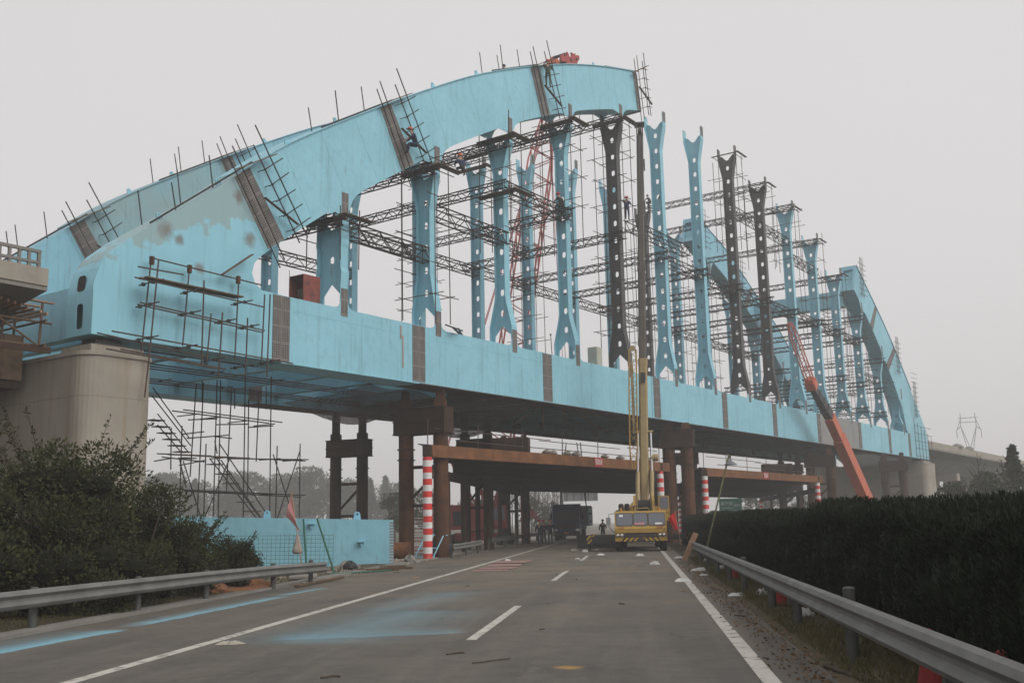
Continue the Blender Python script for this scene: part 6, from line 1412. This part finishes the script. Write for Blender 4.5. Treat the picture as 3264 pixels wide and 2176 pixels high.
# shrubs at the left
def shrub_var(seed, n_cl, R_, H, per):
    rr = random.Random(seed); cl = []
    for k in range(n_cl):
        a, q, z = rr.uniform(0,6.28), rr.uniform(0,1)**.5, rr.uniform(.18,1); w = (1-.55*z**2)
        cl.append(((math.cos(a)*q*R_*w, math.sin(a)*q*R_*w, z*H*.85), (rr.uniform(.3,.55),)*2+(rr.uniform(.28,.5),)))
    me = crown('foliage', cl, per, .075, .04, m_leaf)
    sprays = []; Cs, Ds = [], []
    for k in range(18):
        a = rr.uniform(0,6.28); b0 = Vector((math.cos(a)*R_*.3, math.sin(a)*R_*.3, H*.6)); t0 = b0+Vector((math.cos(a)*R_*.6, math.sin(a)*R_*.6, H*rr.uniform(.2,.48)))
        sprays.append(tube(b0, t0, .012, 5, .004))
        for j in range(46):
            f = rr.uniform(.25,1); p = b0+(t0-b0)*f; Cs.append(p); Ds.append(Vector((rr.gauss(0,1), rr.gauss(0,1), rr.gauss(.5,.6))))
    sl_ = leaf_mesh('spray_leaves', np.array([tuple(c) for c in Cs]), np.array([tuple(c) for c in Ds]), .05+.06*rng.random(len(Cs)), .025+.02*rng.random(len(Cs)), m_leaf)
    stems = cat(*[path_tube([(0,0,-.4), (math.cos(a)*R_*.2, math.sin(a)*R_*.2, H*.35), (math.cos(a)*R_*.5, math.sin(a)*R_*.5, H*.75)], [.05,.035,.012], 6) for a in np.arange(0,6.28,.9)], *sprays)
    core = mk_mesh('light_block_core', *blob([(c, r) for c, r in cl if c[2] < H*.7], .62), m_shrubcore)  # dark blobs added inside the leaves to block light passing through
    return [('foliage', me), ('spray_leaves', sl_), ('light_block_core', core), ('stem', mk_mesh('stem', *stems, m_bark))]
sv_ = [shrub_var(11, 34, 1.35, 2.7, 420), shrub_var(12, 30, 1.2, 2.2, 420), shrub_var(13, 40, 1.6, 3.2, 400)]
for k, (x, y, vv_, sc, lab) in enumerate(((-12.4,21.5,2,1.3,'tallest dark leafy shrub below the concrete pier'),(-14.6,20.2,2,1.2,'leafy shrub at the left edge below the viaduct'),(-13.0,18.4,0,1.15,'leafy shrub behind the rail at the left edge'),(-11.6,20.4,1,1.12,'leafy shrub behind the middle of the left guard rail'),(-11.9,24.0,0,1.08,'leafy shrub left of the scaffold stair'),(-11.3,25.4,1,.95,'low leafy shrub overlapping the blue ground segment'),(-16.5,24.0,2,.95,'shrub farther back at the left edge'),(-14.3,25.0,2,1.05,'shrub at the foot of the concrete pier'),(-12.2,16.6,1,.8,'low shrub nearest the camera at the left edge'),(-11.2,22.6,1,.72,'small shrub close behind the left guard rail'),(-11.0,27.6,1,.72,'small shrub at the right end of the left thicket'),(-15.6,17.6,2,1.2,'tall shrub at the far left edge of the picture'))):
    plant('leafy_shrub', lab, 'shrub', sv_[vv_], (x, y, -.1), k*1.7, (sc,)*3, 'shrubs behind the left guard rail')
# woodland in the mist
def tree_var(seed, kind, H, R_):
    rr = random.Random(seed); cl = []
    if kind == 'broad':
        for k in range(26):
            a, q, z = rr.uniform(0,6.28), rr.uniform(0,1)**.5, rr.uniform(.3,1); w = (1-.5*((z-.55)/.45)**2)
            cl.append(((math.cos(a)*q*R_*w, math.sin(a)*q*R_*w, z*H*.92), (R_*rr.uniform(.25,.42),)*2+(R_*rr.uniform(.22,.36),)))
    else:
        for k in range(30):
            z = k/30; w = (1-z)*R_+.1; a = k*2.4
            cl.append(((math.cos(a)*w*.5, math.sin(a)*w*.5, H*(.15+.83*z)), (w*.55+.1, w*.55+.1, .32)))
    me = crown('crown', cl, 110, .34, .22, m_far if kind == 'broad' else m_pine)
    limbs = [path_tube([(0,0,-.5),(0,0,H*.4),(.1,.05,H*.9)], [H*.018,H*.013,.03], 7)]
    for k in range(9):
        a = k*2.1; z0 = H*(.3+.05*k); limbs.append(path_tube([(0,0,z0),(math.cos(a)*R_*.4, math.sin(a)*R_*.4, z0+H*.12),(math.cos(a)*R_*.75, math.sin(a)*R_*.75, z0+H*.2)], [.07,.05,.02], 5))
    return [('crown', me), ('trunk', mk_mesh('trunk', *cat(*limbs), m_bark))]
tv = [tree_var(1,'broad',9.5,2.6), tree_var(2,'broad',8.5,2.9), tree_var(3,'pine',10,2.0), tree_var(4,'broad',7.5,2.3)]
def bare_var(seed, H):
    rr = random.Random(seed); parts = [path_tube([(0,0,-.5),(.1,0,H*.5),(.05,.1,H)], [.10,.06,.015], 6)]
    for k in range(26):
        z = H*rr.uniform(.3,.95); a = rr.uniform(0,6.28); L = (H-z)*.5+.5; p = Vector((.08,0,z)); q = p+Vector((math.cos(a)*L*.45, math.sin(a)*L*.45, L*.8)); parts.append(tube(p, q, .03, 4, .008, caps=False))
        for j in range(3):
            f = rr.uniform(.3,.9); b2 = a+rr.uniform(-1,1); s = p+(q-p)*f; parts.append(tube(s, s+Vector((math.cos(b2)*L*.25, math.sin(b2)*L*.25, L*.35)), .014, 3, .005, caps=False))
    return [('trunk', mk_mesh('trunk', *cat(*parts), m_bark))]
bv = [bare_var(21,9), bare_var(22,8)]
k = 0
for x in np.arange(-178,-57,5.5):
    for row in range(2):
        yy = 262+row*16+random.uniform(-5,5); v = random.choice((0,1,2,3,0)); sc = 1.78*random.uniform(.85,1.2)*(1.0 if x < -80 else .85)
        kind = 'pointed conifer' if v == 2 else 'rounded leafy tree'
        plant('woodland_tree', f'{kind} in the misty wood behind the left falsework', 'tree', tv[v], (x+random.uniform(-1,1), yy, -.4), random.uniform(0,6.28), (sc,sc,sc*random.uniform(.9,1.15)), 'misty wood at the left, '+kind+'s'); k += 1
for x, yy, sc in ((-30,150,.8),(-26.5,140,.75),(-23.5,150,.7),(-20.5,140,.7),(-18,128,.6),(-16.5,118,.5),(-15,150,.7),(-13.5,170,.7),(-28,120,.65),(-24,112,.6)):
    plant('woodland_tree', 'misty leafy tree left of the road beyond the portal', 'tree', tv[int(k % 4) if k % 4 != 2 else 1], (x, yy, -.4), k, (sc,)*3, 'leafy trees left of the road beyond the portal'); k += 1
for j in range(16):
    plant('bare_tree', 'bare poplar standing left of the road beyond the portal', 'tree', bv[j % 2], (-17.5+5.5*((j*.618) % 1)-.05*j, 118+6*j*.9, -.4), j*1.3, (1,)*2+(.95+.02*(j % 5),), 'bare poplars beyond the portal')
for j in range(10):
    plant('woodland_tree', 'faint leafy tree in the mist right of the far road', 'tree', tv[(j*3) % 4 if (j*3) % 4 != 2 else 0], (20+4*j, 190+5*j, -.4), j, (.75,)*3, 'faint trees right of the far road')
for j, (x, yy, v, sc, lab) in enumerate(((24.3,84,0,.50,'round leafy tree at the left of the group beyond the hedge'),(26.3,80,1,.60,'bushy tree in the middle of the group beyond the hedge'),(28.9,84,2,.72,'pointed spruce beyond the hedge near the right edge'),(30.2,78,0,.62,'leafy tree beyond the hedge at the right edge'),(28.2,88,3,.72,'leafy tree behind the spruce beyond the hedge'),(22.6,90,3,.42,'low leafy tree under the right end of the bridge'),(32.5,88,1,.66,'leafy tree behind the one at the right edge'))):
    plant('roadside_tree', lab, 'tree', tv[v], (x, yy, -.4), j*2, (sc,)*3, 'trees beyond the hedge')
for j, (x, yy) in enumerate(((26.9,86),(27.8,83))): plant('bare_tree', ['left','right'][j]+' bare tree among the trees beyond the hedge', 'tree', bv[j], (x, yy, -.4), j, (.75,)*3, 'trees beyond the hedge')
# grass and weeds on the verges
def grass(name, label, n, x0, x1, y0, y1, h, mat, dens=None):
    y = y0+(y1-y0)*rng.random(n)**1.6; x = x0+(x1-x0)*rng.random(n); C = np.stack([x, y, np.full(n,-.02)+.03], 1); D = np.stack([rng.normal(size=n)*.5, rng.normal(size=n)*.5, np.ones(n)], 1)
    me = leaf_mesh(name, C, D, h*(.4+rng.random(n)), .006+.008*rng.random(n), mat); o = bpy.data.objects.new(name, me); COL.objects.link(o); tag(o, label, 'grass', kind='stuff')
grass('grass', 'dry grass growing along the foot of the right guard rail', 26000, 2.12, 3.4, 4.5, 46, .13, m_grass)
grass('grass', 'dry grass and weeds on the verge behind the left guard rail', 9000, -12.5, -10.5, 10, 34, .10, m_grass)
# dead leaves along the asphalt edge
n = 2200; x = ROADR-.18+.38*rng.normal(size=n)*.5; yv = 6+36*rng.random(n)**1.5
me = leaf_mesh('dead_leaves', np.stack([x, yv, np.full(n,.012)], 1), np.stack([rng.normal(size=n), rng.normal(size=n), rng.normal(size=n)*.12], 1), .03+.04*rng.random(n), .02+.02*rng.random(n), M('dead_leaf', (.22,.14,.07), (.13,.08,.045), sc=8, rough=.9))
o = bpy.data.objects.new('dead_leaves', me); COL.objects.link(o); tag(o, 'dead leaves and straw blown along the right asphalt edge', 'leaves', kind='stuff')

# ================================================================== HAZE
hm = bpy.data.materials.new('fog'); hm.use_nodes = True; ht = hm.node_tree; ht.nodes.clear()
ho = ht.nodes.new('ShaderNodeOutputMaterial'); hv_ = ht.nodes.new('ShaderNodeVolumePrincipled')
hv_.inputs['Color'].default_value = (.985,.975,.978,1); hv_.inputs['Density'].default_value = .0014; hv_.inputs['Anisotropy'].default_value = .2
ht.links.new(hv_.outputs[0], ho.inputs['Volume'])
hz_ = struct('haze', box((-950,-350,-1.5),(950,1350,44.5)), hm); hz_['kind'] = 'stuff'; hz_['label'] = 'pale winter fog over the whole site'; hz_['category'] = 'fog'
bpy.context.view_layer.update()
